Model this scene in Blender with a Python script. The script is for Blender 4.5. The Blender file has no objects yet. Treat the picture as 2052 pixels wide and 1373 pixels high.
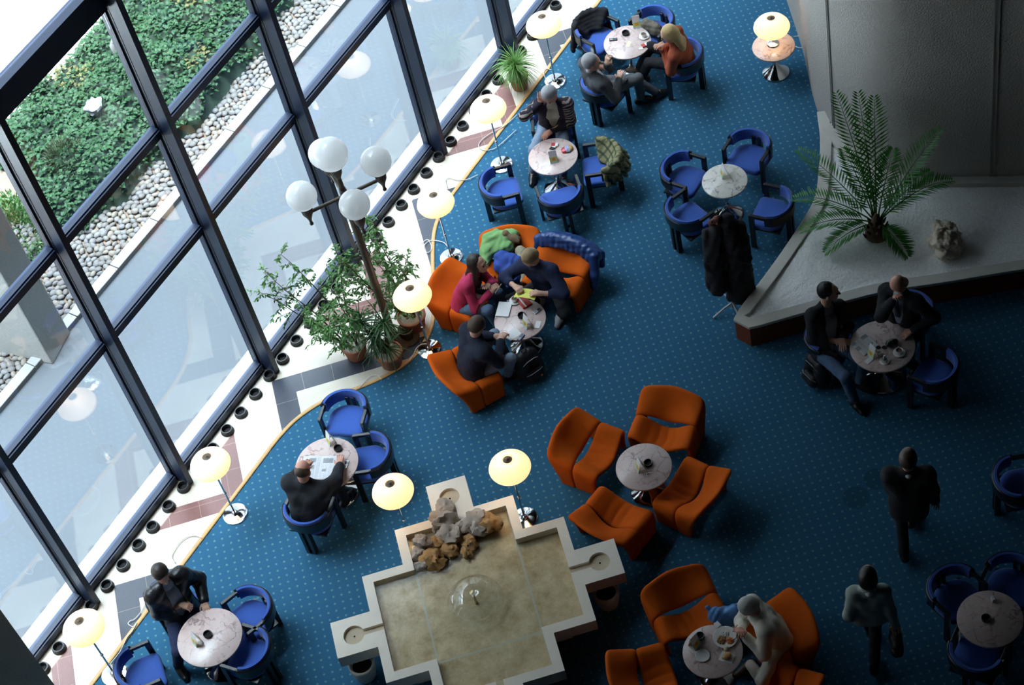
import bpy, bmesh, math, random
import numpy as np
from mathutils import Vector, Matrix, Euler, noise

S = bpy.context.scene
COL = S.collection
PI = math.pi

# ---------------------------------------------------------------- camera
CAM_H = 17.4
RX = ((0.5121060, -0.7266262, 0.4579976), (-0.8433183, -0.3241809, 0.4286268), (-0.1629773, -0.6057402, -0.7787922))
cam_data = bpy.data.cameras.new('camera')
cam = bpy.data.objects.new('camera', cam_data)
COL.objects.link(cam)
cam_data.sensor_width = 36.0
cam_data.sensor_fit = 'HORIZONTAL'
cam_data.lens = 4019.7 / 2052 * 36
cam_data.clip_start = 0.1
cam_data.clip_end = 300
_m = Matrix.Identity(4)
for _i in range(3):
    _m[_i][0] = RX[_i][0]
    _m[_i][1] = -RX[_i][1]
    _m[_i][2] = -RX[_i][2]
_m[2][3] = CAM_H
cam.matrix_world = _m
S.camera = cam

# ---------------------------------------------------------------- sky and exposure
world = bpy.data.worlds.new('daylight_sky')
S.world = world
world.use_nodes = True
wn = world.node_tree
wn.nodes.clear()
w_out = wn.nodes.new('ShaderNodeOutputWorld')
w_bg = wn.nodes.new('ShaderNodeBackground')
# open sky overhead, a dimmer skyline of trees and buildings low down
w_tc = wn.nodes.new('ShaderNodeTexCoord')
w_sp = wn.nodes.new('ShaderNodeSeparateXYZ')
w_rm = wn.nodes.new('ShaderNodeValToRGB')
wn.links.new(w_tc.outputs['Generated'], w_sp.inputs[0])
wn.links.new(w_sp.outputs[2], w_rm.inputs[0])
SKY = ((0.10, 0.045), (0.50, 0.07), (0.72, 0.18), (0.88, 0.90), (0.985, 4.5))
w_rm.color_ramp.elements[0].position = SKY[0][0]
w_rm.color_ramp.elements[1].position = SKY[-1][0]
for _p, _ in SKY[1:-1]:
    w_rm.color_ramp.elements.new(_p)
for _el, (_p, _k) in zip(w_rm.color_ramp.elements, SKY):
    _el.color = (0.84 * _k, 0.95 * _k, 1.06 * _k, 1)
wn.links.new(w_rm.outputs[0], w_bg.inputs['Color'])
w_bg.inputs['Strength'].default_value = 4.0
wn.links.new(w_bg.outputs[0], w_out.inputs[0])

S.view_settings.view_transform = 'Standard'
S.view_settings.look = 'None'
S.view_settings.gamma = 1.0
S.view_settings.use_curve_mapping = False
S.view_settings.exposure = 2.62
S.cycles.use_denoising = True
S.cycles.max_bounces = 8
S.cycles.diffuse_bounces = 4
S.cycles.glossy_bounces = 4
S.cycles.transmission_bounces = 6
S.cycles.transparent_max_bounces = 24
S.cycles.sample_clamp_indirect = 4.0
S.cycles.caustics_reflective = False
S.cycles.caustics_refractive = False
S.cycles.use_adaptive_sampling = True
S.cycles.adaptive_threshold = 0.02

# ---------------------------------------------------------------- materials
MATS = {}

def new_mat(name):
    m = bpy.data.materials.new(name)
    m.use_nodes = True
    nt = m.node_tree
    nt.nodes.clear()
    out = nt.nodes.new('ShaderNodeOutputMaterial')
    return m, nt, out

def N(nt, kind, **kw):
    n = nt.nodes.new('ShaderNode' + kind)
    for k, v in kw.items():
        setattr(n, k, v)
    return n

def math_node(nt, op, a, b=None, c=None, clamp=False):
    n = nt.nodes.new('ShaderNodeMath')
    n.operation = op
    n.use_clamp = clamp
    for i, v in enumerate((a, b, c)):
        if v is None:
            continue
        if isinstance(v, (int, float)):
            n.inputs[i].default_value = v
        else:
            nt.links.new(v, n.inputs[i])
    return n.outputs[0]

def mix_col(nt, fac, a, b):
    n = nt.nodes.new('ShaderNodeMix')
    n.data_type = 'RGBA'
    for sock, v in ((n.inputs[0], fac), (n.inputs[6], a), (n.inputs[7], b)):
        if isinstance(v, (int, float)):
            sock.default_value = v
        elif isinstance(v, (tuple, list)):
            sock.default_value = (*v[:3], 1)
        else:
            nt.links.new(v, sock)
    return n.outputs[2]

def obj_coord(nt):
    return nt.nodes.new('ShaderNodeTexCoord').outputs['Object']

def noise_fac(nt, vec, scale, detail=3, rough=0.6):
    n = nt.nodes.new('ShaderNodeTexNoise')
    n.inputs['Scale'].default_value = scale
    n.inputs['Detail'].default_value = detail
    n.inputs['Roughness'].default_value = rough
    nt.links.new(vec, n.inputs['Vector'])
    return n.outputs[0]

def bump(nt, height, strength, dist=0.01):
    n = nt.nodes.new('ShaderNodeBump')
    n.inputs['Strength'].default_value = strength
    n.inputs['Distance'].default_value = dist
    nt.links.new(height, n.inputs['Height'])
    return n.outputs[0]

def principled(nt, out, color, rough=0.6, metal=0.0, normal=None, spec=0.5, emit=None, estr=0, sheen=0):
    p = nt.nodes.new('ShaderNodeBsdfPrincipled')
    if isinstance(color, (tuple, list)):
        p.inputs['Base Color'].default_value = (*color[:3], 1)
    else:
        nt.links.new(color, p.inputs['Base Color'])
    p.inputs['Roughness'].default_value = rough
    p.inputs['Metallic'].default_value = metal
    p.inputs['Specular IOR Level'].default_value = spec
    if sheen:
        p.inputs['Sheen Weight'].default_value = sheen
    if normal is not None:
        nt.links.new(normal, p.inputs['Normal'])
    if emit is not None:
        p.inputs['Emission Color'].default_value = (*emit, 1)
        p.inputs['Emission Strength'].default_value = estr
    nt.links.new(p.outputs[0], out.inputs[0])
    return p

def M(name, color=None, rough=0.6, metal=0.0, var=0.12, vs=30, bmp=0.0, bs=200, spec=0.5, emit=None, estr=0, sheen=0):
    """A plain procedural material: a colour that wanders a little, with optional grain."""
    if name in MATS:
        return MATS[name]
    m, nt, out = new_mat(name)
    co = obj_coord(nt)
    f = noise_fac(nt, co, vs)
    lo = tuple(max(0, c * (1 - var)) for c in color)
    hi = tuple(min(1, c * (1 + var)) for c in color)
    c = mix_col(nt, f, lo, hi)
    nrm = bump(nt, noise_fac(nt, co, bs, 2), bmp, 0.004) if bmp else None
    principled(nt, out, c, rough, metal, nrm, spec, emit, estr, sheen)
    MATS[name] = m
    return m

def pattern_mat(name, fn, rough=0.6, spec=0.5, bmp=0, bs=100, sheen=0, bd=0.004):
    """fn(nt, coord) -> colour socket"""
    m, nt, out = new_mat(name)
    co = obj_coord(nt)
    c = fn(nt, co)
    nrm = bump(nt, noise_fac(nt, co, bs, 2), bmp, bd) if bmp else None
    principled(nt, out, c, rough, 0, nrm, spec, sheen=sheen)
    MATS[name] = m
    return m

def contrast(nt, f, k):
    return math_node(nt, 'ADD', math_node(nt, 'MULTIPLY', math_node(nt, 'SUBTRACT', f, 0.5), k), 0.5, clamp=True)

def sep(nt, v):
    n = nt.nodes.new('ShaderNodeSeparateXYZ')
    nt.links.new(v, n.inputs[0])
    return n.outputs

def lt(nt, a, b):
    return math_node(nt, 'LESS_THAN', a, b)

# ---------------------------------------------------------------- mesh helpers
class MB:
    """Collects shapes and links them as one mesh object."""
    def __init__(self):
        self.v, self.f, self.mi, self.cur = [], [], [], 0

    def add(self, verts, faces, mtx=None):
        b = len(self.v)
        if mtx is not None:
            verts = [mtx @ Vector(p) for p in verts]
        self.v += [tuple(p) for p in verts]
        self.f += [tuple(i + b for i in f) for f in faces]
        self.mi += [self.cur] * len(faces)
        return self

    def box(self, lo, hi, mtx=None):
        (a, b, c), (d, e, f) = lo, hi
        v = [(a, b, c), (d, b, c), (d, e, c), (a, e, c), (a, b, f), (d, b, f), (d, e, f), (a, e, f)]
        q = [(3, 2, 1, 0), (4, 5, 6, 7), (0, 1, 5, 4), (1, 2, 6, 5), (2, 3, 7, 6), (3, 0, 4, 7)]
        return self.add(v, q, mtx)

    def lathe(self, prof, n=32, mtx=None, cap=True):
        v, f = [], []
        for r, z in prof:
            for k in range(n):
                a = 2 * PI * k / n
                v.append((r * math.cos(a), r * math.sin(a), z))
        for i in range(len(prof) - 1):
            for k in range(n):
                k2 = (k + 1) % n
                f.append((i * n + k, i * n + k2, (i + 1) * n + k2, (i + 1) * n + k))
        if cap:
            f.append(tuple(range(n - 1, -1, -1)))
            f.append(tuple((len(prof) - 1) * n + k for k in range(n)))
        return self.add(v, f, mtx)

    def prism(self, poly, z0, z1, mtx=None):
        n = len(poly)
        v = [(x, y, z0) for x, y in poly] + [(x, y, z1) for x, y in poly]
        f = [tuple(range(n - 1, -1, -1)), tuple(range(n, 2 * n))]
        f += [(i, (i + 1) % n, n + (i + 1) % n, n + i) for i in range(n)]
        return self.add(v, f, mtx)

    def tube(self, pts, r, n=8, mtx=None, closed=False):
        pts = [Vector(p) for p in pts]
        rs = r if isinstance(r, (list, tuple)) else [r] * len(pts)
        v, f = [], []
        up = Vector((0, 0, 1))
        m = len(pts)
        prev = None
        for i, p in enumerate(pts):
            a = pts[(i - 1) % m] if closed or i > 0 else p
            b = pts[(i + 1) % m] if closed or i < m - 1 else p
            t = (b - a)
            if t.length < 1e-9:
                t = Vector((0, 0, 1))
            t.normalize()
            if prev is None:
                x = t.cross(up)
                if x.length < 1e-3:
                    x = t.cross(Vector((1, 0, 0)))
            else:
                x = prev - t * prev.dot(t)
                if x.length < 1e-4:
                    x = t.cross(Vector((1, 0, 0)))
            x.normalize()
            prev = x
            y = t.cross(x)
            for k in range(n):
                q = 2 * PI * k / n
                v.append(p + (x * math.cos(q) + y * math.sin(q)) * rs[i])
        for i in range(m if closed else m - 1):
            j = (i + 1) % m
            for k in range(n):
                k2 = (k + 1) % n
                f.append((i * n + k, i * n + k2, j * n + k2, j * n + k))
        if not closed:
            f.append(tuple(range(n - 1, -1, -1)))
            f.append(tuple((m - 1) * n + k for k in range(n)))
        return self.add(v, f, mtx)

    def sweep(self, pts, prof, mtx=None, closed=False, up=(0, 0, 1)):
        """Sweep a closed 2D profile (side, up) along pts."""
        pts = [Vector(p) for p in pts]
        up = Vector(up)
        m, n = len(pts), len(prof)
        v, f = [], []
        for i, p in enumerate(pts):
            a = pts[(i - 1) % m] if closed or i > 0 else p
            b = pts[(i + 1) % m] if closed or i < m - 1 else p
            t = (b - a).normalized()
            x = t.cross(up).normalized()
            for (s, u) in prof:
                v.append(p + x * s + up * u)
        for i in range(m if closed else m - 1):
            j = (i + 1) % m
            for k in range(n):
                k2 = (k + 1) % n
                f.append((i * n + k, i * n + k2, j * n + k2, j * n + k))
        if not closed:
            f.append(tuple(range(n - 1, -1, -1)))
            f.append(tuple((m - 1) * n + k for k in range(n)))
        return self.add(v, f, mtx)

    def blob(self, c, r, seed=0, amp=0.2, nu=14, nv=9, fr=1.3, mtx=None):
        v, f = [], []
        o = Vector((seed * 3.7, seed * 1.9, seed * 0.7))
        for i in range(nv + 1):
            th = PI * i / nv
            for k in range(nu):
                ph = 2 * PI * k / nu
                d = Vector((math.sin(th) * math.cos(ph), math.sin(th) * math.sin(ph), math.cos(th)))
                s = 1 + amp * noise.noise(d * fr + o) + amp * 0.5 * noise.noise(d * fr * 2.3 + o)
                v.append((c[0] + d.x * r[0] * s, c[1] + d.y * r[1] * s, c[2] + d.z * r[2] * s))
        for i in range(nv):
            for k in range(nu):
                k2 = (k + 1) % nu
                f.append((i * nu + k, (i + 1) * nu + k, (i + 1) * nu + k2, i * nu + k2))
        return self.add(v, f, mtx)

    def build(self, name, mat, parent=None, loc=None, rot=0.0, smooth=False, bevel=0, subsurf=0):
        me = bpy.data.meshes.new(name)
        me.from_pydata(self.v, [], self.f)
        bm = bmesh.new()
        bm.from_mesh(me)
        bmesh.ops.remove_doubles(bm, verts=bm.verts, dist=1e-5)
        bmesh.ops.recalc_face_normals(bm, faces=bm.faces)
        bm.to_mesh(me)
        bm.free()
        mats = mat if isinstance(mat, (list, tuple)) else [mat]
        for m in mats:
            me.materials.append(m)
        if len(mats) > 1 and len(me.polygons) == len(self.mi):
            for p, i in zip(me.polygons, self.mi):
                p.material_index = i
        if smooth:
            for p in me.polygons:
                p.use_smooth = True
            if smooth != 'all':
                me.set_sharp_from_angle(angle=math.radians(40))
        o = bpy.data.objects.new(name, me)
        COL.objects.link(o)
        if loc is not None:
            o.location = loc
        if rot:
            o.rotation_euler.z = rot
        if parent is not None:
            o.parent = parent
        if bevel:
            b = o.modifiers.new('bevel', 'BEVEL')
            b.width = bevel
            b.segments = 2
            b.limit_method = 'ANGLE'
        if subsurf:
            s = o.modifiers.new('subsurf', 'SUBSURF')
            s.levels = s.render_levels = subsurf
        return o

def tag(o, label=None, cat=None, group=None, kind=None):
    if label:
        o['label'] = label
    if cat:
        o['category'] = cat
    if group:
        o['group'] = group
    if kind:
        o['kind'] = kind
    return o

def thing(name, label, cat, loc, rot=0.0, group=None):
    o = bpy.data.objects.new(name, None)
    o.empty_display_size = 0.1
    COL.objects.link(o)
    o.location = loc
    o.rotation_euler.z = rot
    return tag(o, label, cat, group)

def kids(o):
    return [c for c in COL.objects if c.parent == o]

KID_CACHE = {}

def dup(root, loc, rot, label=None, group=None):
    """A copy of a thing together with copies of its parts and sub-parts."""
    if root.name not in KID_CACHE:
        KID_CACHE[root.name] = [(c, kids(c)) for c in kids(root)]
    r = root.copy()
    COL.objects.link(r)
    r.location = loc
    r.rotation_euler.z = rot
    if label:
        r['label'] = label
    if group:
        r['group'] = group
    for c, gs in KID_CACHE[root.name]:
        d = c.copy()
        COL.objects.link(d)
        d.parent = r
        for g in gs:
            e = g.copy()
            COL.objects.link(e)
            e.parent = d
    return r

def placer(make):
    """Build the thing the first time, copy it afterwards."""
    store = {}
    def put(loc, rot, label, group=None):
        if 'o' not in store:
            store['o'] = make()
            o = store['o']
            o.location = loc
            o.rotation_euler.z = rot
            o['label'] = label
            if group:
                o['group'] = group
            return o
        return dup(store['o'], loc, rot, label, group)
    return put

def rotz(a):
    return Matrix.Rotation(a, 4, 'Z')

def TR(x, y, z=0, a=0):
    return Matrix.Translation((x, y, z)) @ rotz(a)

# ---------------------------------------------------------------- where things stand (metres)
LAY = {'T': {'top': [[14.4, 10.354], 0.56, 0.288],
  'two': [[12.435, 10.244], 0.56, 0.29],
  'four': [[12.868, 8.236], 0.56, 0.258],
  'five': [[10.267, 9.403], 0.47, 0.288],
  'six': [[9.146, 7.231], 0.47, 0.29],
  'right': [[11.465, 5.665], 0.56, 0.338],
  'man': [[7.72, 10.246], 0.56, 0.338],
  'left': [[5.473, 10.148], 0.56, 0.335],
  'lr': [[8.971, 3.42], 0.56, 0.305],
  'bot': [[7.574, 5.611], 0.47, 0.288],
  'lamp': [[15.092, 8.752], 0.44, 0.255]}, 'C': {'c1': [14.854, 10.248, 1.341],
  'c2': [14.485, 10.856, -3.309],
  'c3': [13.711, 10.32, -1.642],
  'c4': [14.485, 9.647, 0.336],
  'c5': [12.965, 10.562, -4.172],
  'c6': [12.626, 9.741, 0.582],
  'c7': [11.853, 10.618, -2.384],
  'c8': [12.008, 9.906, -0.783],
  'c9': [13.464, 8.243, -4.701],
  'c10': [12.859, 8.775, -3.125],
  'c11': [12.35, 8.437, -1.941],
  'c12': [12.791, 7.614, 0.119],
  'c13': [8.397, 10.487, -4.37],
  'c14': [8.037, 9.927, 0.597],
  'c15': [7.182, 10.133, -1.316],
  'c16': [5.691, 10.825, -3.453],
  'c17': [5.925, 9.997, 1.248],
  'c18': [5.536, 9.734, 0.151],
  'c19': [4.876, 10.623, -2.221],
  'c20': [11.388, 6.238, -3.008],
  'c21': [12.026, 5.621, 1.493],
  'c22': [11.456, 5.084, -0.058],
  'c23': [9.148, 3.848, -3.534],
  'c24': [9.496, 3.428, -4.697],
  'c25': [8.619, 3.398, -1.508],
  'c26': [10.548, 3.797, -2.512]}, 'O': {'o5': [9.197, 7.918, -3.099],
  'o7': [9.189, 6.749, -0.076],
  'o4': [9.556, 9.659, -2.058],
  'o1': [10.434, 10.265, -3.015],
  'o2': [11.085, 9.441, -4.666],
  'o3': [11.05, 10.03, -4.177],
  'o6': [9.782, 7.346, -4.534],
  'o8': [8.579, 7.282, -1.661],
  'o9': [7.934, 6.1, -3.776],
  'o10': [8.074, 5.21, 0.895],
  'o11': [7.12, 6.077, -2.369],
  'o12': [7.513, 4.902, -0.086]}, 'lamps': [[4.855, 11.136], [7.0, 11.132], [9.761, 10.384], [11.003, 10.874], [12.483, 11.085], [13.936, 11.191], [8.3, 8.243], [7.545, 9.18]],
  'P': {'grey': {'pos': [13.711, 10.32],
  'yaw': -2.129, 'hip_z': 0.45, 'head': [0.154, -0.136, 1.08],
  'look': [0.257, 0.222, 1.0],
  'lh': [0.206, 0.021, 0.98],
  'rh': [0.165, 0.154, 0.62],
  'lf': [0.131, 0.623, 0.09],
  'rf': [0.089, 0.424, 0.09]}, 'blonde': {'pos': [14.485, 9.647],
  'yaw': 0.336, 'hip_z': 0.45, 'head': [-0.212, 0.076, 1.07],
  'look': [-0.273, 0.381, 0.9],
  'lh': [-0.096, 0.191, 0.66],
  'rh': [-0.088, 0.219, 0.7],
  'lf': [0.055, 0.542, 0.09],
  'rf': [0.063, 0.581, 0.2]}, 'pattern': {'pos': [12.965, 10.562],
  'yaw': -4.172, 'hip_z': 0.45, 'head': [-0.041, 0.152, 1.09],
  'look': [0.086, 0.284, 0.75],
  'rh': [0.074, 0.193, 1.02],
  'lh': [0.007, 0.23, 0.58],
  'rf': [0.308, 0.396, 0.09],
  'lf': [-0.049, 0.503, 0.09]}, 'pink': {'pos': [10.32, 10.204],
  'yaw': -3.015, 'hip_z': 0.31, 'head': [-0.126, 0.23, 0.915],
  'look': [-0.151, 0.846, 0.95],
  'rh': [-0.009, 0.374, 0.6],
  'lh': [-0.109, 0.306, 0.58],
  'rf': [0.064, 0.421, 0.09],
  'lf': [-0.06, 0.465, 0.09]}, 'blond': {'pos': [10.899, 9.414],
  'yaw': -4.666, 'hip_z': 0.31, 'head': [0.064, 0.143, 0.95],
  'look': [0.147, 0.408, 0.5],
  'rh': [0.19, 0.367, 0.66],
  'lh': [-0.111, 0.339, 0.64],
  'rf': [0.144, 0.088, 0.09],
  'lf': [-0.163, 0.138, 0.09]}, 'navy': {'pos': [9.577, 9.621],
  'yaw': -2.058, 'hip_z': 0.31, 'head': [0.034, 0.164, 0.95],
  'look': [-0.02, 0.459, 0.5],
  'lh': [-0.037, 0.341, 0.56],
  'rh': [0.052, 0.377, 0.56],
  'rf': [0.15, 0.316, 0.09],
  'lf': [-0.007, 0.424, 0.09]}, 'blazer': {'pos': [11.289, 6.215],
  'yaw': -3.526, 'hip_z': 0.45, 'head': [-0.213, -0.169, 1.05],
  'look': [-0.676, 0.292, 1.05],
  'rh': [-0.064, 0.089, 0.58],
  'lh': [-0.138, 0.107, 0.58],
  'rf': [0.09, 0.5, 0.09],
  'lf': [-0.11, 0.36, 0.09]}, 'bald': {'pos': [11.886, 5.619],
  'yaw': 1.493, 'hip_z': 0.45, 'head': [0.045, -0.004, 1.11],
  'look': [0.078, 0.098, 0.6],
  'rh': [0.041, 0.099, 0.98],
  'lh': [-0.188, 0.137, 0.62],
  'rf': [0.001, 0.23, 0.09],
  'lf': [-0.245, 0.194, 0.09]}, 'reader': {'pos': [7.182, 10.133],
  'yaw': -1.316, 'hip_z': 0.45, 'head': [0.065, 0.095, 1.1],
  'look': [0.016, 0.614, 0.5],
  'rh': [0.204, 0.509, 0.62],
  'lh': [-0.196, 0.424, 0.6],
  'rf': [0.151, 0.433, 0.09],
  'lf': [-0.088, 0.453, 0.09]}, 'leather': {'pos': [5.613, 10.669],
  'yaw': -3.453, 'hip_z': 0.45, 'head': [-0.026, -0.038, 1.11],
  'look': [0.063, 0.436, 0.72],
  'rh': [-0.017, 0.085, 0.66],
  'lh': [-0.229, 0.166, 0.58],
  'rf': [0.34, 0.252, 0.09],
  'lf': [0.067, 0.255, 0.09]}, 'beige': {'pos': [8.053, 5.188],
  'yaw': 0.895, 'hip_z': 0.31, 'head': [0.063, 0.211, 0.93],
  'look': [0.11, 0.466, 0.45],
  'rh': [0.048, 0.329, 0.62],
  'lh': [-0.017, 0.318, 0.6],
  'lf': [-0.041, 0.316, 0.09],
  'rf': [0.196, 0.411, 0.09]}, 'walkman': {'pos': [9.656, 4.543],
  'yaw': -1.117, 'hip_z': 0.9, 'head': [0.0, 0.0, 1.62],
  'look': [0.048, 0.753, 1.5],
  'rh': [0.257, 0.026, 0.76],
  'lh': [-0.117, 0.132, 0.8],
  'lf': [-0.055, -0.117, 0.12],
  'rf': [0.024, 0.289, 0.1]}, 'walkwoman': {'pos': [8.422, 4.377],
  'yaw': -1.047, 'hip_z': 0.84, 'head': [0.0, 0.0, 1.48],
  'look': [0.063, 0.594, 1.4],
  'rh': [0.226, -0.083, 0.7],
  'lh': [-0.194, -0.001, 0.74],
  'lf': [0.013, 0.222, 0.09],
  'rf': [0.012, -0.184, 0.12]}}, 'X': {'menu_top': [14.684, 10.38, 0.56, -0.892],
  'menu_two': [12.378, 10.197, 0.56, -0.888],
  'menu_four': [12.935, 8.271, 0.56, 0.795],
  'menu_five': [10.232, 9.279, 0.47, -2.034],
  'menu_six': [9.106, 7.244, 0.47, 0.856],
  'menu_right': [11.316, 5.697, 0.56, -2.039],
  'menu_man': [7.969, 10.358, 0.56, 1.099],
  'menu_left': [5.373, 10.226, 0.56, 1.226],
  'menu_bot': [7.556, 5.795, 0.47, -0.203],
  'ash_top': [14.514, 10.438, 0.56, 0.0],
  'ash_man': [7.926, 10.237, 0.56, 0.0],
  'ash_left': [5.485, 10.176, 0.56, 0.0],
  'ash_six': [9.192, 7.204, 0.47, 0.0],
  'ash_five': [10.312, 9.404, 0.47, 0.0],
  'ash_lr': [8.95, 3.451, 0.56, 0.0],
  'ash_bot': [7.655, 5.788, 0.47, 0.0],
  'cup_five': [10.461, 9.585, 0.47, 0.0],
  'cup_right': [11.447, 5.467, 0.56, 0.0],
  'cup_top': [14.551, 10.203, 0.56, 0.0],
  'carafe': [11.293, 5.558, 0.56, 0.0],
  'saucer_bot': [7.485, 5.671, 0.47, 0.0],
  'glass_bot': [7.615, 5.735, 0.47, 0.0],
  'plate': [7.752, 5.565, 0.47, 0.0],
  'bread': [7.573, 5.456, 0.47, -1.448],
  'box_bot': [7.838, 5.696, 0.47, -1.942],
  'phone_top': [14.368, 10.529, 0.56, -1.049],
  'card_top': [14.377, 10.32, 0.56, 0.234],
  'cig_top': [14.419, 10.123, 0.56, -0.543],
  'card2_top': [14.366, 10.141, 0.56, -1.023],
  'snack': [12.582, 10.134, 0.56, -0.702],
  'cig_two': [12.587, 10.307, 0.56, -1.182],
  'cig2_two': [12.537, 10.304, 0.56, 0.0],
  'notebook': [10.309, 9.636, 0.47, -1.235],
  'redbook': [10.486, 9.477, 0.47, -0.481],
  'phone_five': [10.442, 9.282, 0.47, -0.272],
  'phone2_five': [10.053, 9.261, 0.47, -0.087],
  'paper_five': [10.058, 9.367, 0.47, -0.419],
  'napkin_five': [10.283, 9.181, 0.47, 0.294],
  'keys_five': [10.4, 9.653, 0.47, -0.745],
  'lapnote': [10.415, 10.057, 0.4, 0.27],
  'yellow': [10.493, 9.436, 0.64, -1.322],
  'pencil': [10.43, 9.754, 0.64, -0.159],
  'news_right': [11.398, 5.831, 0.56, -0.395],
  'papers_right': [11.241, 5.706, 0.56, -0.306],
  'pouch': [11.522, 5.585, 0.56, -0.686],
  'shades': [11.437, 5.663, 0.56, -1.14],
  'creamer': [11.349, 5.639, 0.56, 0.0],
  'news_man': [7.641, 10.282, 0.56, -1.135],
  'phone_man': [7.794, 10.043, 0.56, 0.342],
  'straw_six': [9.078, 7.13, 0.47, -0.229],
  'stand_lr': [9.164, 3.473, 0.56, 0.0],
  'phone_left': [5.617, 10.554, 0.66, -0.165],
  'fork_bot': [7.802, 5.461, 0.5, 2.785],
  'bun2': [7.645, 5.504, 0.47, 0.0],
  'pack5': [9.935, 9.136, 0, -0.389],
  'packR': [11.149, 6.285, 0, -2.018],
  'bagblue': [8.068, 5.728, 0, -1.122],
  'taupe': [14.746, 10.118, 0.38, -0.865],
  'womanbag': [8.409, 4.115, 0.35, 0.0],
  'coatstand': [11.633, 7.531, 0, 0.0],
  'spider': [13.69, 11.552, 0, 0.0],
  'pot1': [9.967, 10.721, 0, 0.0],
  'pot2': [9.352, 11.108, 0, 0.0],
  'pot3': [9.424, 10.674, 0, 0.0],
  'pot4': [9.636, 10.595, 0, 0.0],
  'shrub1': [10.187, 16.0, 0.35, 0.0],
  'shrub2': [9.075, 16.056, 0.1, 0.0],
  'wrock': [10.985, 16.15, 0.45, 0.0],
  'stump': [11.919, 16.545, 0.45, 0.0]}, 'cords': {'a': [[6.584, 11.279], [6.579, 11.364], [6.522, 11.438], [6.41, 11.47], [6.263, 11.448], [6.205, 11.355]],
  'b': [[5.729, 11.365], [5.64, 11.343], [5.549, 11.327], [5.458, 11.337], [5.424, 11.366], [5.386, 11.363], [5.382, 11.291], [5.436, 11.286], [5.327, 11.269], [5.247, 11.273], [5.071, 11.236], [4.921, 11.239], [4.883, 11.161]],
  'c': [[13.032, 11.21], [12.809, 11.254], [12.656, 11.303], [12.588, 11.405], [12.62, 11.497], [12.717, 11.521], [12.87, 11.471], [13.023, 11.384], [13.25, 11.335]],
  'd': [[12.219, 11.262], [12.096, 11.349], [12.048, 11.463], [12.04, 11.565], [11.982, 11.579], [11.896, 11.496]],
  'e': [[11.096, 10.966], [11.15, 11.07], [11.133, 11.186], [11.087, 11.255], [11.003, 11.258], [10.94, 11.175], [11.015, 11.153], [11.112, 11.272], [11.03, 11.311]],
  'f': [[9.815, 10.437], [9.773, 10.498], [9.701, 10.52], [9.596, 10.499], [9.522, 10.492]],
  'g': [[8.977, 10.811], [9.078, 10.804], [9.165, 10.78], [9.199, 10.721], [9.171, 10.648]],
  'h': [[13.865, 11.256], [13.915, 11.314], [13.996, 11.391], [14.07, 11.391], [14.076, 11.33]],
  'i': [[15.713, 8.823], [15.743, 8.77], [15.771, 8.723]],
  'j': [[15.566, 8.75], [15.565, 8.682], [15.578, 8.628]]}, 'palm': [[13.372, 7.551, 0.85], [12.876, 7.393, 0.62], [12.594, 7.138, 0.5], [12.493, 6.811, 0.4], [12.793, 5.992, 0.4], [13.704, 6.019, 1.45], [13.65, 5.865, 0.78], [13.7, 6.771, 1.66], [13.638, 6.926, 1.72], [13.698, 7.218, 1.55], [13.615, 6.104, 0.85], [13.397, 7.01, 1.05], [13.477, 6.456, 1.2]],
  'palm_base': [12.919, 6.407, 0.42]}

# ================================================================ the setting
GLASS_Y = 12.05
def carpet_colour(nt, co):
    x, y, z = sep(nt, co)
    k = 1 / math.sqrt(2) / 0.0856
    u = math_node(nt, 'MULTIPLY', math_node(nt, 'SUBTRACT', math_node(nt, 'SUBTRACT', x, y), 8.803 - 10.416), k)
    v = math_node(nt, 'MULTIPLY', math_node(nt, 'SUBTRACT', math_node(nt, 'ADD', x, y), 8.803 + 10.416), k)
    fu = math_node(nt, 'SUBTRACT', u, math_node(nt, 'ROUND', u))
    fv = math_node(nt, 'SUBTRACT', v, math_node(nt, 'ROUND', v))
    d2 = math_node(nt, 'ADD', math_node(nt, 'MULTIPLY', fu, fu), math_node(nt, 'MULTIPLY', fv, fv))
    wob = math_node(nt, 'MULTIPLY', noise_fac(nt, co, 90, 2), 0.035)
    dot = lt(nt, d2, math_node(nt, 'ADD', wob, 0.004))
    tint = noise_fac(nt, co, 14, 2)
    dots = mix_col(nt, tint, (0.055, 0.19, 0.24), (0.15, 0.25, 0.26))
    base = mix_col(nt, noise_fac(nt, co, 260, 2), (0.019, 0.083, 0.150), (0.046, 0.152, 0.252))
    base = mix_col(nt, math_node(nt, 'MULTIPLY', noise_fac(nt, co, 0.6, 3), 0.5), base, (0.018, 0.094, 0.198))
    out = mix_col(nt, dot, base, dots)
    for sx_, sy_, r_ in ((9.984, 5.276, 0.135), (10.274, 5.185, 0.13)):      # two round old stains
        e_ = math_node(nt, 'ADD', math_node(nt, 'POWER', math_node(nt, 'SUBTRACT', x, sx_), 2.0), math_node(nt, 'POWER', math_node(nt, 'SUBTRACT', y, sy_), 2.0))
        out = mix_col(nt, math_node(nt, 'MULTIPLY', lt(nt, e_, r_ * r_), 0.45), out, (0.012, 0.050, 0.065))
    return out
CARPET = pattern_mat('carpet', carpet_colour, rough=0.95, spec=0.1, bmp=0.4, bs=300)

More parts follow.
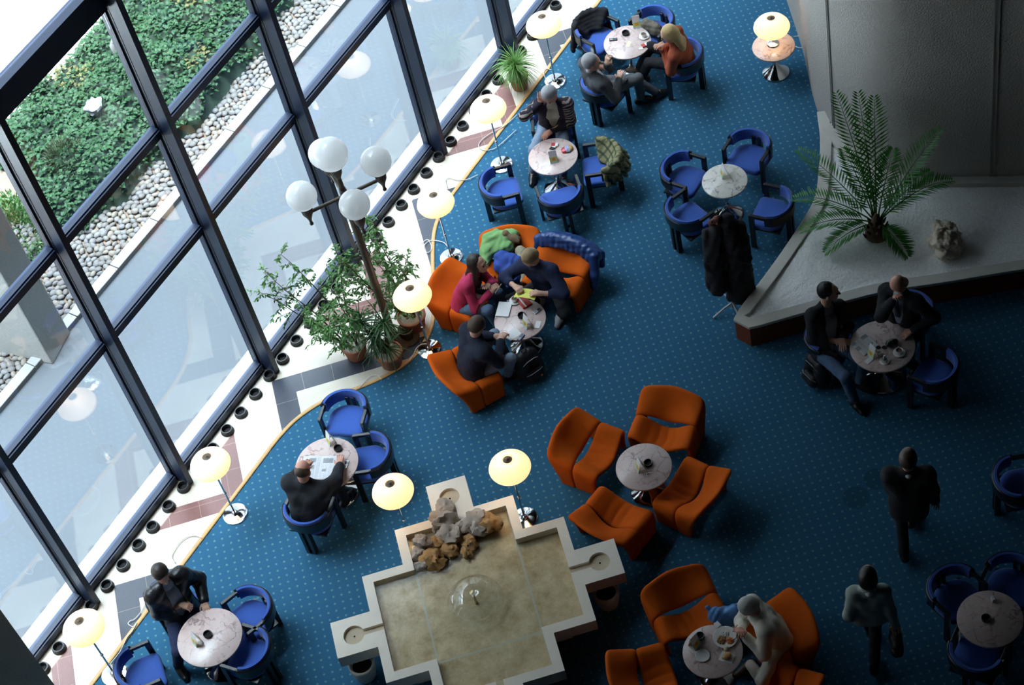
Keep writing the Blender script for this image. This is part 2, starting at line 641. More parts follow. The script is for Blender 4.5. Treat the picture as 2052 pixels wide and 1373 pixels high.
def marble_colour(nt, co):
    x, y, z = sep(nt, co)
    def saw(centre, period):
        t = math_node(nt, 'DIVIDE', math_node(nt, 'SUBTRACT', x, centre), period)
        t = math_node(nt, 'SUBTRACT', t, math_node(nt, 'ROUND', t))
        return math_node(nt, 'ABSOLUTE', math_node(nt, 'MULTIPLY', t, period))
    def band(t, w):
        return math_node(nt, 'MULTIPLY', lt(nt, t, w), math_node(nt, 'GREATER_THAN', t, 0.0))
    below = math_node(nt, 'LESS_THAN', y, 11.80)
    tb = math_node(nt, 'SUBTRACT', math_node(nt, 'SUBTRACT', 11.81, y), saw(5.69, 2.94))
    tr = math_node(nt, 'SUBTRACT', math_node(nt, 'SUBTRACT', y, 11.085), saw(7.16, 2.94))
    black = math_node(nt, 'MULTIPLY', band(tb, 0.35), below)
    red = math_node(nt, 'MULTIPLY', band(tr, 0.33), below)
    cream = mix_col(nt, noise_fac(nt, co, 6, 5), (0.50, 0.435, 0.35), (0.60, 0.545, 0.46))
    blk = mix_col(nt, noise_fac(nt, co, 120, 3), (0.016, 0.020, 0.034), (0.05, 0.058, 0.08))
    rd = mix_col(nt, noise_fac(nt, co, 70, 4, 0.8), (0.085, 0.045, 0.05), (0.26, 0.095, 0.07))
    c = mix_col(nt, red, mix_col(nt, black, cream, blk), rd)
    # tile joints along the bands' own directions
    def joint(e, step, w):
        t = math_node(nt, 'DIVIDE', e, step)
        t = math_node(nt, 'SUBTRACT', t, math_node(nt, 'ROUND', t))
        return lt(nt, math_node(nt, 'ABSOLUTE', t), w / step)
    s1 = math_node(nt, 'ADD', math_node(nt, 'SUBTRACT', x, 5.69), math_node(nt, 'SUBTRACT', y, 11.81))
    s2 = math_node(nt, 'SUBTRACT', math_node(nt, 'SUBTRACT', x, 5.69), math_node(nt, 'SUBTRACT', y, 11.81))
    j = math_node(nt, 'MAXIMUM', joint(s1, 0.49, 0.003), joint(s2, 0.49, 0.003))
    j = math_node(nt, 'MULTIPLY', j, below)
    line = lt(nt, math_node(nt, 'ABSOLUTE', math_node(nt, 'SUBTRACT', y, 11.795)), 0.003)
    j = math_node(nt, 'MAXIMUM', j, line)
    return mix_col(nt, math_node(nt, 'MULTIPLY', j, 0.45), c, (0.55, 0.42, 0.32))
MARBLE = pattern_mat('marble_floor_stone', marble_colour, rough=0.35, spec=0.4)

def stucco_colour(nt, co):
    return mix_col(nt, noise_fac(nt, co, 60, 4, 0.7), (0.32, 0.305, 0.285), (0.54, 0.515, 0.48))
STUCCO = pattern_mat('rough_stucco', stucco_colour, rough=0.95, spec=0.15, bmp=1.0, bs=55, bd=0.014)
DARKWALL = M('dim_plaster', (0.05, 0.049, 0.047), rough=0.9)
STEEL = M('blue_black_frame', (0.011, 0.020, 0.045), rough=0.38, var=0.2, vs=8, spec=0.35)
GASKET = M('black_gasket', (0.008, 0.008, 0.011), rough=0.5)
WOODTRIM = M('oak_edging', (0.55, 0.33, 0.13), rough=0.5, var=0.25, vs=12)

def glass_mat():
    m, nt, out = new_mat('window_glass')
    g = N(nt, 'NewGeometry')
    vm = N(nt, 'VectorMath', operation='DOT_PRODUCT')
    nt.links.new(g.outputs['Normal'], vm.inputs[0])
    nt.links.new(g.outputs['Incoming'], vm.inputs[1])
    c = math_node(nt, 'SUBTRACT', 1.0, math_node(nt, 'ABSOLUTE', vm.outputs['Value']), clamp=True)
    f = math_node(nt, 'ADD', 0.085, math_node(nt, 'MULTIPLY', math_node(nt, 'POWER', c, 5.0), 0.9), clamp=True)
    gl = N(nt, 'BsdfGlossy')
    gl.inputs['Roughness'].default_value = 0.0
    tp = N(nt, 'BsdfTransparent')
    tp.inputs['Color'].default_value = (0.93, 0.97, 0.98, 1)
    mx = N(nt, 'MixShader')
    nt.links.new(f, mx.inputs[0])
    nt.links.new(tp.outputs[0], mx.inputs[1])
    nt.links.new(gl.outputs[0], mx.inputs[2])
    nt.links.new(mx.outputs[0], out.inputs[0])
    MATS['glass'] = m
    return m
GLASS = glass_mat()

def struct(o, label=None):
    return tag(o, label, None, None, 'structure')

# floor, walls, ceiling
X0, X1, Y0, ZC = -14.0, 24.0, -14.0, 21.0
fl = MB()
fl.box((X0, Y0, -0.2), (X1, 12.06, 0.0))
struct(fl.build('floor', CARPET), 'teal carpet with a grid of small pale dots')
struct(MB().box((X0, Y0, ZC), (X1, 12.06, ZC + 0.2)).build('ceiling', DARKWALL))
struct(MB().box((X0 - 0.2, Y0, 0), (X0, 12.06, ZC)).build('wall_left', DARKWALL))
struct(MB().box((X1, Y0, 0), (X1 + 0.2, 12.06, ZC)).build('wall_right', DARKWALL))
struct(MB().box((X0, Y0 - 0.2, 0), (X1, Y0, ZC)).build('wall_back', DARKWALL))
WIN_TOP = 7.3
WIN_X0, WIN_X1 = 0.45, 19.3
ww = MB()
ww.box((X0, 11.95, WIN_TOP), (X1, 12.2, ZC))
ww.box((X0, 11.95, 0), (WIN_X0, 12.2, WIN_TOP))
ww.box((WIN_X1, 11.95, 0), (X1, 12.2, WIN_TOP))
struct(ww.build('wall_window', DARKWALL))

# marble border with its curved oak edging
edge_pts = [(-13.9, 11.285), (2.0, 11.285), (6.9, 11.285), (7.3, 11.285), (7.7, 11.285), (8.05, 11.28), (8.37, 11.225), (8.72, 11.06), (8.98, 10.83),
            (9.28, 10.62), (9.55, 10.51), (9.80, 10.49), (10.08, 10.555), (10.40, 10.73), (10.77, 10.985),
            (11.09, 11.19), (11.36, 11.32), (11.67, 11.385), (12.1, 11.395), (13.0, 11.395), (20.0, 11.395), (23.9, 11.395)]
def smooth_poly(pts, n=6):
    out = []
    P = [Vector((*p, 0)) for p in pts]
    for i in range(len(P) - 1):
        a, b, c, d = P[max(0, i - 1)], P[i], P[i + 1], P[min(len(P) - 1, i + 2)]
        if (a - b).length > 1.5:
            a = b
        if (d - c).length > 1.5:
            d = c
        if (c - b).length > 1.5:
            out.append((b.x, b.y))
            continue
        for k in range(n):
            t = k / n
            q = 0.5 * ((2 * b) + (c - a) * t + (2 * a - 5 * b + 4 * c - d) * t * t + (3 * b - 3 * c + d - a) * t ** 3)
            out.append((q.x, q.y))
    out.append((P[-1].x, P[-1].y))
    return out
EDGE = smooth_poly(edge_pts)
mb = MB()
vv = []
for x, y in EDGE:
    vv += [(x, y, 0.006), (x, 12.0, 0.006), (x, y, 0.0), (x, 12.0, 0.0)]
ff = []
for i in range(len(EDGE) - 1):
    a, b = 4 * i, 4 * i + 4
    ff += [(a, b, b + 1, a + 1), (a, a + 2, b + 2, b), (a + 1, b + 1, b + 3, a + 3)]
mb.add(vv, ff)
struct(mb.build('marble_border', MARBLE), 'cream marble floor border with black and red granite zigzags')
mb = MB()
mb.sweep([(x, y, 0) for x, y in EDGE], [(-0.022, 0.0), (0.022, 0.0), (0.022, 0.012), (0.012, 0.018), (-0.012, 0.018), (-0.022, 0.012)])
struct(mb.build('trim_1', WOODTRIM), 'thin curved oak edging between carpet and marble')

# curtain wall: one window per bay
MULL = [0.45, 2.11, 3.77, 5.436, 7.104, 8.765, 10.47, 12.37, 14.11, 15.85, 17.58, 19.30]
TRANS = [(0.0, 0.11), (2.41, 2.50), (3.86, 3.95), (5.57, 5.86), (7.20, 7.30)]
for i in range(len(MULL) - 1):
    a, b = MULL[i], MULL[i + 1]
    w = bpy.data.objects.new('window_%d' % (i + 1), None)
    COL.objects.link(w)
    w.location = (a, GLASS_Y, 0)
    struct(w)
    L = b - a
    mm = MB()
    mm.box((-0.026, -0.215, 0.0), (0.026, -0.02, WIN_TOP))
    mm.box((-0.034, -0.235, 0.0), (0.034, -0.205, WIN_TOP))
    mm.box((-0.045, -0.03, 0.0), (0.045, 0.05, WIN_TOP))
    mm.build('mullion', STEEL, w)
    g = MB()
    g.box((-0.030, -0.075, 0.01), (-0.0255, -0.060, WIN_TOP))
    g.box((0.0255, -0.075, 0.01), (0.030, -0.060, WIN_TOP))
    g.build('gasket', GASKET, w)
    for z0, z1 in TRANS:
        t = MB()
        if z1 - z0 > 0.2:
            t.box((0.045, -0.09, z0), (L - 0.045, 0.05, z1))
        else:
            t.box((0.045, -0.075, z0), (L - 0.045, 0.05, z1))
            t.box((0.045, -0.055, z1), (L - 0.045, 0.03, z1 + 0.018))
        t.build('transom' if z0 > 0 else 'sill', STEEL, w)
    for k in range(len(TRANS) - 1):
        MB().box((0.046, 0.0, TRANS[k][1] + 0.012), (L - 0.046, 0.010, TRANS[k + 1][0])).build('glass_pane', GLASS, w)
# small bright screws in the mullion groove are part of the gasket line

# ---------------------------------------------------------------- rounded stucco pier and inner corner pier
pier = [(16.9, 9.70), (16.2, 9.14), (15.55, 8.62), (14.91, 8.17), (14.53, 7.86), (14.24, 7.56), (14.03, 7.25), (13.89, 6.92), (13.86, 6.62),
        (13.92, 6.33), (14.05, 6.0), (14.22, 5.62), (14.45, 5.15), (14.85, 4.35), (15.4, 3.4), (16.2, 2.6), (18.5, 2.2), (18.5, 9.7)]
PIERP = smooth_poly(pier[:-2], 6) + pier[-2:]
pm = MB()
pm.prism(PIERP, 0.0, ZC)
po = pm.build('wall_pier', STUCCO, smooth=True)
struct(po, 'large rounded pier of rough grey stucco')
def off_pier(px, py, nx, ny):
    l = math.hypot(nx, ny)
    return Matrix.Translation((px, py, 0)) @ rotz(math.atan2(ny, nx))
GROOVE = M('pier_joint_strip', (0.30, 0.29, 0.27), rough=0.7)
for (px, py, nx, ny, nm) in ((14.235, 7.555, -0.72, 0.69, 'joint_strip'), (14.215, 5.63, -0.91, -0.40, 'joint_strip')):
    j = MB()
    m_ = off_pier(px, py, nx, ny)
    j.box((-0.02, -0.028, 0.3), (0.012, -0.016, ZC), m_)
    j.box((-0.02, 0.016, 0.3), (0.012, 0.028, ZC), m_)
    j.box((-0.02, -0.016, 0.3), (0.004, 0.016, ZC), m_)
    j.build(nm, GROOVE, po)
struct(MB().box((3.2, 10.9, 0), (4.185, 12.02, ZC)).build('wall_corner_pier', M('brightened_stucco', (0.80, 0.70, 0.54), rough=0.95, var=0.2, vs=40, bmp=0.6, bs=55)), 'stucco pier at the end of the window')  # same stucco as the rounded pier, colour lightened to offset the missing light

# ---------------------------------------------------------------- outside
ASPH = pattern_mat('asphalt', lambda nt, co: mix_col(nt, noise_fac(nt, co, 90, 4, 0.8), mix_col(nt, noise_fac(nt, co, 1.2, 4), (0.042, 0.047, 0.053), (0.055, 0.061, 0.067)), (0.070, 0.076, 0.082)), rough=0.9, spec=0.2, bmp=0.3, bs=80)
PALE = M('pale_paving', (0.82, 0.80, 0.76), rough=0.9, var=0.06, vs=3)
CONC = M('pale_concrete', (0.165, 0.165, 0.158), rough=0.9, var=0.14, vs=14, bmp=0.3, bs=120)
SOIL = M('dark_soil', (0.12, 0.085, 0.06), rough=1, var=0.4, vs=20)
struct(MB().box((-30, 12.1, -0.2), (60, 14.52, 0.0)).build('road', ASPH), 'grey asphalt road outside the window')
struct(MB().box((-30, 17.3, -0.2), (60, 75, -0.02)).build('outdoor_paving', PALE), 'sunlit pale paving beyond the ivy')
struct(MB().box((-30, 14.55, -0.2), (60, 17.32, -0.01)).build('soil_bed', SOIL))
cb = MB()
x = -6.0
while x < 30:
    cb.box((x, 14.50, -0.1), (x + 0.79, 14.64, 0.075))
    x += 0.80
struct(cb.build('curb', CONC, bevel=0.008), 'pale concrete curb along the road')
struct(MB().box((-8, 12.10, -0.1), (26, 12.30, 0.045)).build('outer_ledge', CONC), 'pale concrete ledge outside the window')
YEL = M('road_paint', (0.60, 0.50, 0.22), rough=0.8, var=0.3, vs=30)
CONC_T = pattern_mat('washed_concrete', lambda nt, co: mix_col(nt, noise_fac(nt, co, 75, 4, 0.8), (0.15, 0.15, 0.14), (0.42, 0.41, 0.385)), rough=0.95, spec=0.15, bmp=0.6, bs=60)
pc = MB()
pc.prism([(7.74, 14.37), (8.20, 14.48), (8.26, 15.3), (8.15, 15.9), (7.78, 15.75), (7.60, 15.1)], 0.0, 12.0)
tag(pc.build('concrete_pillar', CONC_T, bevel=0.02), 'tall washed concrete pillar standing outside at the curb', 'pillar')

# ================================================================ furniture
BLUE = M('blue_upholstery', (0.030, 0.100, 0.42), rough=0.85, var=0.10, vs=40, sheen=0.3, bmp=0.2, bs=500)
BLACKWOOD = M('black_lacquered_wood', (0.010, 0.010, 0.013), rough=0.28, var=0.3, vs=20)
ORANGE = M('orange_velvet', (0.58, 0.098, 0.005), rough=0.85, var=0.16, vs=7, spec=0.15, bmp=0.15, bs=300)
CHROME = M('polished_chrome', (0.72, 0.73, 0.75), rough=0.09, metal=1.0, var=0.03)

def make_chair():
    t = thing('blue_armchair', '', 'chair', (0, 0, 0), 0, 'blue café armchairs')
    # two front legs that turn into the arms
    for s in (-1, 1):
        l = MB()
        l.box((s * 0.238 - 0.017, 0.150 - 0.030, 0.0), (s * 0.238 + 0.017, 0.150 + 0.030, 0.545))
        l.build('front_leg', BLACKWOOD, t, bevel=0.004)
        a = MB()
        a.box((s * 0.240 - 0.019, -0.03, 0.512), (s * 0.240 + 0.019, 0.176, 0.550))
        a.build('arm', BLACKWOOD, t, bevel=0.005)
        r = MB()
        r.box((s * 0.036 - 0.020, -0.235, 0.0), (s * 0.036 + 0.020, -0.175, 0.50))
        r.build('rear_leg', BLACKWOOD, t, bevel=0.004)
    st = MB()
    st.box((-0.016, -0.215, 0.14), (0.016, -0.195, 0.165))
    st.box((-0.21, -0.16, 0.275), (0.21, 0.14, 0.300))
    st.build('seat_frame', BLACKWOOD, t)
    # curved back band: black shell outside, blue pad inside
    def arc(r, y0, n=22):
        pts = [(-r, 0.0 + y0, 0)]
        for k in range(n + 1):
            a = PI + PI * k / n
            pts.append((r * math.cos(a), y0 + r * 0.90 * math.sin(a), 0))
        pts.append((r, y0, 0))
        return pts
    sh = MB()
    P = [(x, y, 0.50) for x, y, z in arc(0.258, -0.01)]
    sh.sweep(P, [(-0.012, -0.065), (0.012, -0.065), (0.014, 0.058), (0.004, 0.066), (-0.012, 0.058)])
    sh.build('back_shell', BLACKWOOD, t, smooth=True)
    pd = MB()
    n = 22
    pts = []
    for k in range(n + 1):
        a = PI + PI * (0.03 + 0.94 * k / n)
        pts.append((0.232 * math.cos(a), -0.01 + 0.232 * 0.90 * math.sin(a), 0.505))
    pd.sweep(pts, [(-0.018, -0.075), (0.014, -0.085), (0.022, -0.06), (0.022, 0.06), (0.012, 0.082), (-0.012, 0.080), (-0.022, 0.06), (-0.024, -0.05)])
    pd.build('backrest', BLUE, t, smooth=True)
    # seat cushion: straight front with round corners, round at the back
    out = []
    for k in range(25):
        a = PI + PI * k / 24
        out.append((0.218 * math.cos(a), -0.005 + 0.185 * math.sin(a)))
    for cx_, a0 in ((0.150, 0), (-0.150, PI / 2)):
        for k in range(7):
            a = a0 + PI / 2 * k / 6
            out.append((cx_ + 0.068 * math.cos(a) * 1.0, 0.135 + 0.075 * math.sin(a)))
    se = MB()
    lv = [(0.86, 0.296), (0.97, 0.302), (1.0, 0.318), (1.0, 0.345), (0.975, 0.362), (0.90, 0.372), (0.6, 0.378), (0.25, 0.376)]
    m_ = len(out)
    v, f = [], []
    for s, z in lv:
        v += [(x * s, 0.01 + (y - 0.01) * s, z) for x, y in out]
    for i in range(len(lv) - 1):
        for k in range(m_):
            k2 = (k + 1) % m_
            f.append((i * m_ + k, i * m_ + k2, (i + 1) * m_ + k2, (i + 1) * m_ + k))
    f.append(tuple(range(m_ - 1, -1, -1)))
    f.append(tuple((len(lv) - 1) * m_ + k for k in range(m_)))
    se.add(v, f)
    se.build('seat', BLUE, t, smooth='all')
    return t
put_chair = placer(make_chair)

def sheet(grid, thick):
    """Closed slab from a grid of points, thickened along its normals."""
    nu, nv = len(grid), len(grid[0])
    P = [[Vector(p) for p in row] for row in grid]
    def nrm(i, j):
        a = P[min(i + 1, nu - 1)][j] - P[max(i - 1, 0)][j]
        b = P[i][min(j + 1, nv - 1)] - P[i][max(j - 1, 0)]
        n = a.cross(b)
        return n.normalized() if n.length > 1e-9 else Vector((0, 0, 1))
    v = []
    for s in (0.5, -0.5):
        for i in range(nu):
            for j in range(nv):
                v.append(P[i][j] + nrm(i, j) * thick * s)
    o = nu * nv
    f = []
    for i in range(nu - 1):
        for j in range(nv - 1):
            a, b, c, d = i * nv + j, (i + 1) * nv + j, (i + 1) * nv + j + 1, i * nv + j + 1
            f.append((a, b, c, d))
            f.append((o + d, o + c, o + b, o + a))
    for i in range(nu - 1):
        a, b = i * nv, (i + 1) * nv
        f.append((a, o + a, o + b, b))
        a, b = i * nv + nv - 1, (i + 1) * nv + nv - 1
        f.append((b, o + b, o + a, a))
    for j in range(nv - 1):
        a, b = j, j + 1
        f.append((b, o + b, o + a, a))
        a, b = (nu - 1) * nv + j, (nu - 1) * nv + j + 1
        f.append((a, o + a, o + b, b))
    return v, f

def make_lounge():
    t = thing('orange_lounge_chair', '', 'chair', (0, 0, 0), 0, 'orange lounge chairs')
    def lerp(a, b, k):
        return tuple(p + (q - p) * k for p, q in zip(a, b))
    # half paths (x, y, z) from the floor to the middle: (rear edge, front edge)
    seat_half = [((0.300, -0.044, 0.0), (0.300, 0.205, 0.0)), ((0.306, -0.044, 0.12), (0.306, 0.205, 0.12)),
                 ((0.308, -0.044, 0.22), (0.312, 0.213, 0.21)), ((0.296, -0.045, 0.292), (0.302, 0.222, 0.268)),
                 ((0.255, -0.047, 0.312), (0.262, 0.228, 0.283)), ((0.195, -0.050, 0.280), (0.20, 0.234, 0.258)),
                 ((0.125, -0.056, 0.222), (0.13, 0.240, 0.220)), ((0.060, -0.062, 0.182), (0.06, 0.244, 0.198)),
                 ((0.0, -0.064, 0.170), (0.0, 0.245, 0.190))]
    back_half = [((0.300, -0.205, 0.0), (0.300, -0.040, 0.0)), ((0.306, -0.222, 0.14), (0.306, -0.040, 0.12)),
                 ((0.316, -0.262, 0.29), (0.310, -0.040, 0.22)), ((0.312, -0.300, 0.395), (0.296, -0.040, 0.297)),
                 ((0.275, -0.318, 0.440), (0.255, -0.042, 0.316)), ((0.200, -0.332, 0.458), (0.195, -0.058, 0.292)),
                 ((0.125, -0.345, 0.468), (0.125, -0.080, 0.252)), ((0.060, -0.353, 0.474), (0.06, -0.090, 0.222)),
                 ((0.0, -0.356, 0.476), (0.0, -0.092, 0.212))]
    def full(half, nv, bulge):
        rows = []
        seq = [(1, h) for h in half] + [(-1, h) for h in reversed(half[:-1])]
        for i, (s, (a, b)) in enumerate(seq):
            a = (a[0] * s, a[1], a[2])
            b = (b[0] * s, b[1], b[2])
            row = []
            for j in range(nv):
                k = j / (nv - 1)
                p = list(lerp(a, b, k))
                w = math.sin(PI * k)
                if half is seat_half:
                    p[2] -= bulge * w * (1 if 5 <= i <= 11 else 0)
                else:
                    if 4 <= i <= 12:
                        p[1] -= bulge * w
                        p[2] -= bulge * 0.6 * w
                row.append(tuple(p))
            rows.append(row)
        return rows
    for nm, half, nv, bl in (('seat', seat_half, 5, 0.014), ('backrest', back_half, 5, 0.020)):
        rows = full(half, nv, bl)
        fine = []
        for i in range(len(rows) - 1):
            for q in range(3):
                k = q / 3
                row = []
                for j in range(nv):
                    a, b_, c_, d_ = (Vector(rows[max(0, min(len(rows) - 1, i + o_))][j]) for o_ in (-1, 0, 1, 2))
                    w = 0.5 * ((2 * b_) + (c_ - a) * k + (2 * a - 5 * b_ + 4 * c_ - d_) * k * k + (3 * b_ - 3 * c_ + d_ - a) * k ** 3)
                    if nm == 'seat' and abs(w.x) < 0.24 and w.z > 0.12:
                        w.z += 0.0065 * math.sin(w.x * 62 + 1.5 * math.sin(w.y * 14)) * (1 - (w.x / 0.24) ** 2) * math.sin(PI * (0.12 + 0.76 * j / (nv - 1)))
                    row.append(tuple(w))
                fine.append(row)
        fine.append(rows[-1])
        v, f = sheet(fine, 0.055)
        v = [p * 1.06 for p in v]
        b = MB().add(v, f)
        o = b.build(nm, ORANGE, t, smooth='all', subsurf=2)
    return t
put_lounge = placer(make_lounge)

def table_top_mat(name, base, vein, vein2, dens):
    def fn(nt, co):
        d = noise_fac(nt, co, 5, 4)
        mp = N(nt, 'VectorMath', operation='MULTIPLY_ADD')
        nt.links.new(co, mp.inputs[0])
        mp.inputs[1].default_value = (1, 1, 1)
        cb_ = N(nt, 'CombineXYZ')
        nt.links.new(d, cb_.inputs[0])
        nt.links.new(noise_fac(nt, co, 4.1, 4), cb_.inputs[1])
        sc = N(nt, 'VectorMath', operation='SCALE')
        nt.links.new(cb_.outputs[0], sc.inputs[0])
        sc.inputs['Scale'].default_value = 0.42
        nt.links.new(sc.outputs[0], mp.inputs[2])
        vo = N(nt, 'TexVoronoi', feature='DISTANCE_TO_EDGE')
        vo.inputs['Scale'].default_value = dens
        nt.links.new(mp.outputs[0], vo.inputs['Vector'])
        v1 = math_node(nt, 'SUBTRACT', 1.0, math_node(nt, 'MULTIPLY', vo.outputs['Distance'], 14.0), clamp=True)
        gate = math_node(nt, 'MULTIPLY', math_node(nt, 'SUBTRACT', noise_fac(nt, co, 7, 2), 0.42, clamp=True), 5.0, clamp=True)
        v1 = math_node(nt, 'MULTIPLY', v1, gate)
        cloud = mix_col(nt, noise_fac(nt, co, 3, 4), base, tuple(min(1, c * 1.2) for c in base))
        cl2 = mix_col(nt, math_node(nt, 'MULTIPLY', math_node(nt, 'SUBTRACT', noise_fac(nt, co, 9, 5, 0.7), 0.5, clamp=True), 2.2, clamp=True), cloud, vein2)
        return mix_col(nt, math_node(nt, 'MULTIPLY', v1, 0.8), cl2, vein)
    return pattern_mat(name, fn, rough=0.22, spec=0.45)
PINKM = table_top_mat('pink_veined_marble', (0.58, 0.46, 0.43), (0.22, 0.12, 0.13), (0.52, 0.26, 0.24), 7)
WHITEM = table_top_mat('white_veined_marble', (0.66, 0.62, 0.57), (0.10, 0.09, 0.09), (0.50, 0.45, 0.42), 5.5)

def make_table(name, label, x, y, h, r, mat, rot=0.0):
    t = thing(name, label, 'table', (x, y, 0), rot)
    top = MB()
    top.lathe([(r - 0.012, h - 0.028), (r - 0.003, h - 0.024), (r, h - 0.014), (r - 0.002, h - 0.004), (r - 0.008, h)], 56)
    top.build('tabletop', mat, t, smooth=True)
    b = MB()
    br = 0.60 * r + 0.015
    b.lathe([(br, 0.0), (br + 0.004, 0.008), (br, 0.018), (br * 0.93, 0.030), (br * 0.70, 0.058), (br * 0.45, 0.095), (br * 0.26, 0.135), (br * 0.16, 0.17), (0.022, 0.20)], 48)
    b.build('base', CHROME, t, smooth='all')
    s = MB()
    s.lathe([(0.021, 0.19), (0.021, h - 0.05), (0.03, h - 0.045), (0.09, h - 0.035), (0.09, h - 0.026)], 24)
    s.build('stem', CHROME, t, smooth=True)
    return t

for key, nm, lab, mat in (
        ('top', 'marble_table', 'round pink marble table beside the grey haired man in a suit and the blonde woman', PINKM),
        ('two', 'marble_table', 'round pink marble table in front of the man holding his head', PINKM),
        ('four', 'marble_table', 'small white marble table with black veins among four empty blue chairs', WHITEM),
        ('five', 'marble_table', 'round marble table crowded with notebooks among three students in orange chairs', PINKM),
        ('six', 'marble_table', 'round pink marble table among four empty orange lounge chairs', PINKM),
        ('right', 'marble_table', 'round marble table between two men in dark jackets by the gravel planter', PINKM),
        ('man', 'marble_table', 'round pink marble table with an open newspaper spread on it', PINKM),
        ('left', 'marble_table', 'round pink marble table before the man in a black leather jacket', PINKM),
        ('lr', 'marble_table', 'round pink marble table at the lower right holding an ashtray and small white stand', PINKM),
        ('bot', 'marble_table', 'round pink marble table laid with a plate of food and bread', PINKM),
        ('lamp', 'marble_table', 'small pink marble table carrying a glowing table lamp', PINKM)):
    (x, y), h, r = LAY['T'][key]
    make_table(nm, lab, x, y, h, r, mat, rot=x * 3)

CH_LAB = {
    'c1': 'blue armchair with a taupe bag on it behind the blonde woman\'s table', 'c2': 'blue armchair with a dark coat hung over it at the table by the top lamp',
    'c3': 'blue armchair under the grey haired man in a grey suit', 'c4': 'blue armchair under the blonde woman in an orange sweater',
    'c5': 'blue armchair under the man in a patterned jacket holding his head', 'c6': 'blue armchair with a green plaid coat over its back',
    'c7': 'empty blue armchair beside a lamp base, left of the snack bag table', 'c8': 'empty blue armchair seen from behind below the table with a red snack bag',
    'c9': 'empty blue armchair above the small white marble table, facing down the photo', 'c10': 'empty blue armchair left of the small white marble table',
    'c11': 'empty blue armchair seen from behind beside the coat stand', 'c12': 'empty blue armchair between the small white table and the planter wall',
    'c13': 'empty blue armchair beside the marble border above the newspaper table', 'c14': 'empty blue armchair right of the newspaper table',
    'c15': 'blue armchair under the bald man reading the newspaper', 'c16': 'blue armchair under the man in a black leather jacket',
    'c17': 'empty blue armchair right of the leather jacketed man\'s table, the upper one of two', 'c18': 'empty blue armchair below right of the leather jacketed man\'s table, the lower of two',
    'c19': 'empty blue armchair next to the floor lamp at the bottom left corner', 'c20': 'blue armchair under the man in a black blazer and jeans',
    'c21': 'blue armchair under the bald man in suit and tie', 'c22': 'empty blue armchair right of the two businessmen\'s table',
    'c23': 'empty blue armchair upper left of the lower right table', 'c24': 'empty blue armchair upper right of the lower right table',
    'c25': 'empty blue armchair below the lower right table', 'c26': 'empty blue armchair cut off by the right edge of the photo'}
for k, (x, y, a) in LAY['C'].items():
    put_chair((x, y, 0), a, CH_LAB[k], 'blue café armchairs')
OR_LAB = {
    'o1': 'orange lounge chair under the woman in a pink sweater', 'o2': 'orange lounge chair with a blue puffer jacket under the blond man',
    'o3': 'orange lounge chair heaped with a green jacket and a blue coat', 'o4': 'orange lounge chair under the man in a navy sweater, seen from behind',
    'o5': 'empty orange lounge chair left of the empty table\'s menu card, beside a floor lamp', 'o6': 'empty orange lounge chair directly above the table with no people',
    'o7': 'empty orange lounge chair right of the table with no people, its back to the walkers', 'o8': 'empty orange lounge chair partly hidden by the fountain edge',
    'o9': 'empty orange lounge chair above the table with the plate of food', 'o10': 'orange lounge chair under the man in a beige shirt',
    'o11': 'orange lounge chair cut off at the bottom left of the food table', 'o12': 'orange lounge chair mostly cut off by the bottom edge right of the food table'}
for k, (x, y, a) in LAY['O'].items():
    put_lounge((x, y, 0), a, OR_LAB[k], 'orange lounge chairs')

# ---------------------------------------------------------------- lamps
POSTM = M('brown_painted_metal', (0.085, 0.065, 0.045), rough=0.5, var=0.2)
def shade_mat():
    m, nt, out = new_mat('opal_lamp_glass')
    co = obj_coord(nt)
    d = N(nt, 'BsdfDiffuse')
    d.inputs['Color'].default_value = (0.93, 0.88, 0.80, 1)
    tr = N(nt, 'BsdfTranslucent')
    tr.inputs['Color'].default_value = (0.97, 0.82, 0.64, 1)
    gl = N(nt, 'BsdfGlossy')
    gl.inputs['Roughness'].default_value = 0.2
    mx = N(nt, 'MixShader')
    mx.inputs[0].default_value = 0.45
    nt.links.new(d.outputs[0], mx.inputs[1])
    nt.links.new(tr.outputs[0], mx.inputs[2])
    m2 = N(nt, 'MixShader')
    m2.inputs[0].default_value = 0.04
    nt.links.new(mx.outputs[0], m2.inputs[1])
    nt.links.new(gl.outputs[0], m2.inputs[2])
    em = N(nt, 'Emission')
    em.inputs['Color'].default_value = (1.0, 0.80, 0.56, 1)
    em.inputs['Strength'].default_value = 0.05
    ad = N(nt, 'AddShader')
    nt.links.new(m2.outputs[0], ad.inputs[0])
    nt.links.new(em.outputs[0], ad.inputs[1])
    nt.links.new(ad.outputs[0], out.inputs[0])
    return m
SHADE = shade_mat()
BULB = M('warm_bulb', (1, 0.9, 0.7), rough=0.4, emit=(1.0, 0.72, 0.40), estr=3.0)
SHADE_PROF = [(0.054, 0.116), (0.066, 0.110), (0.095, 0.094), (0.140, 0.066), (0.182, 0.030), (0.208, -0.008), (0.216, -0.036),
              (0.205, -0.062), (0.178, -0.080), (0.140, -0.090)]
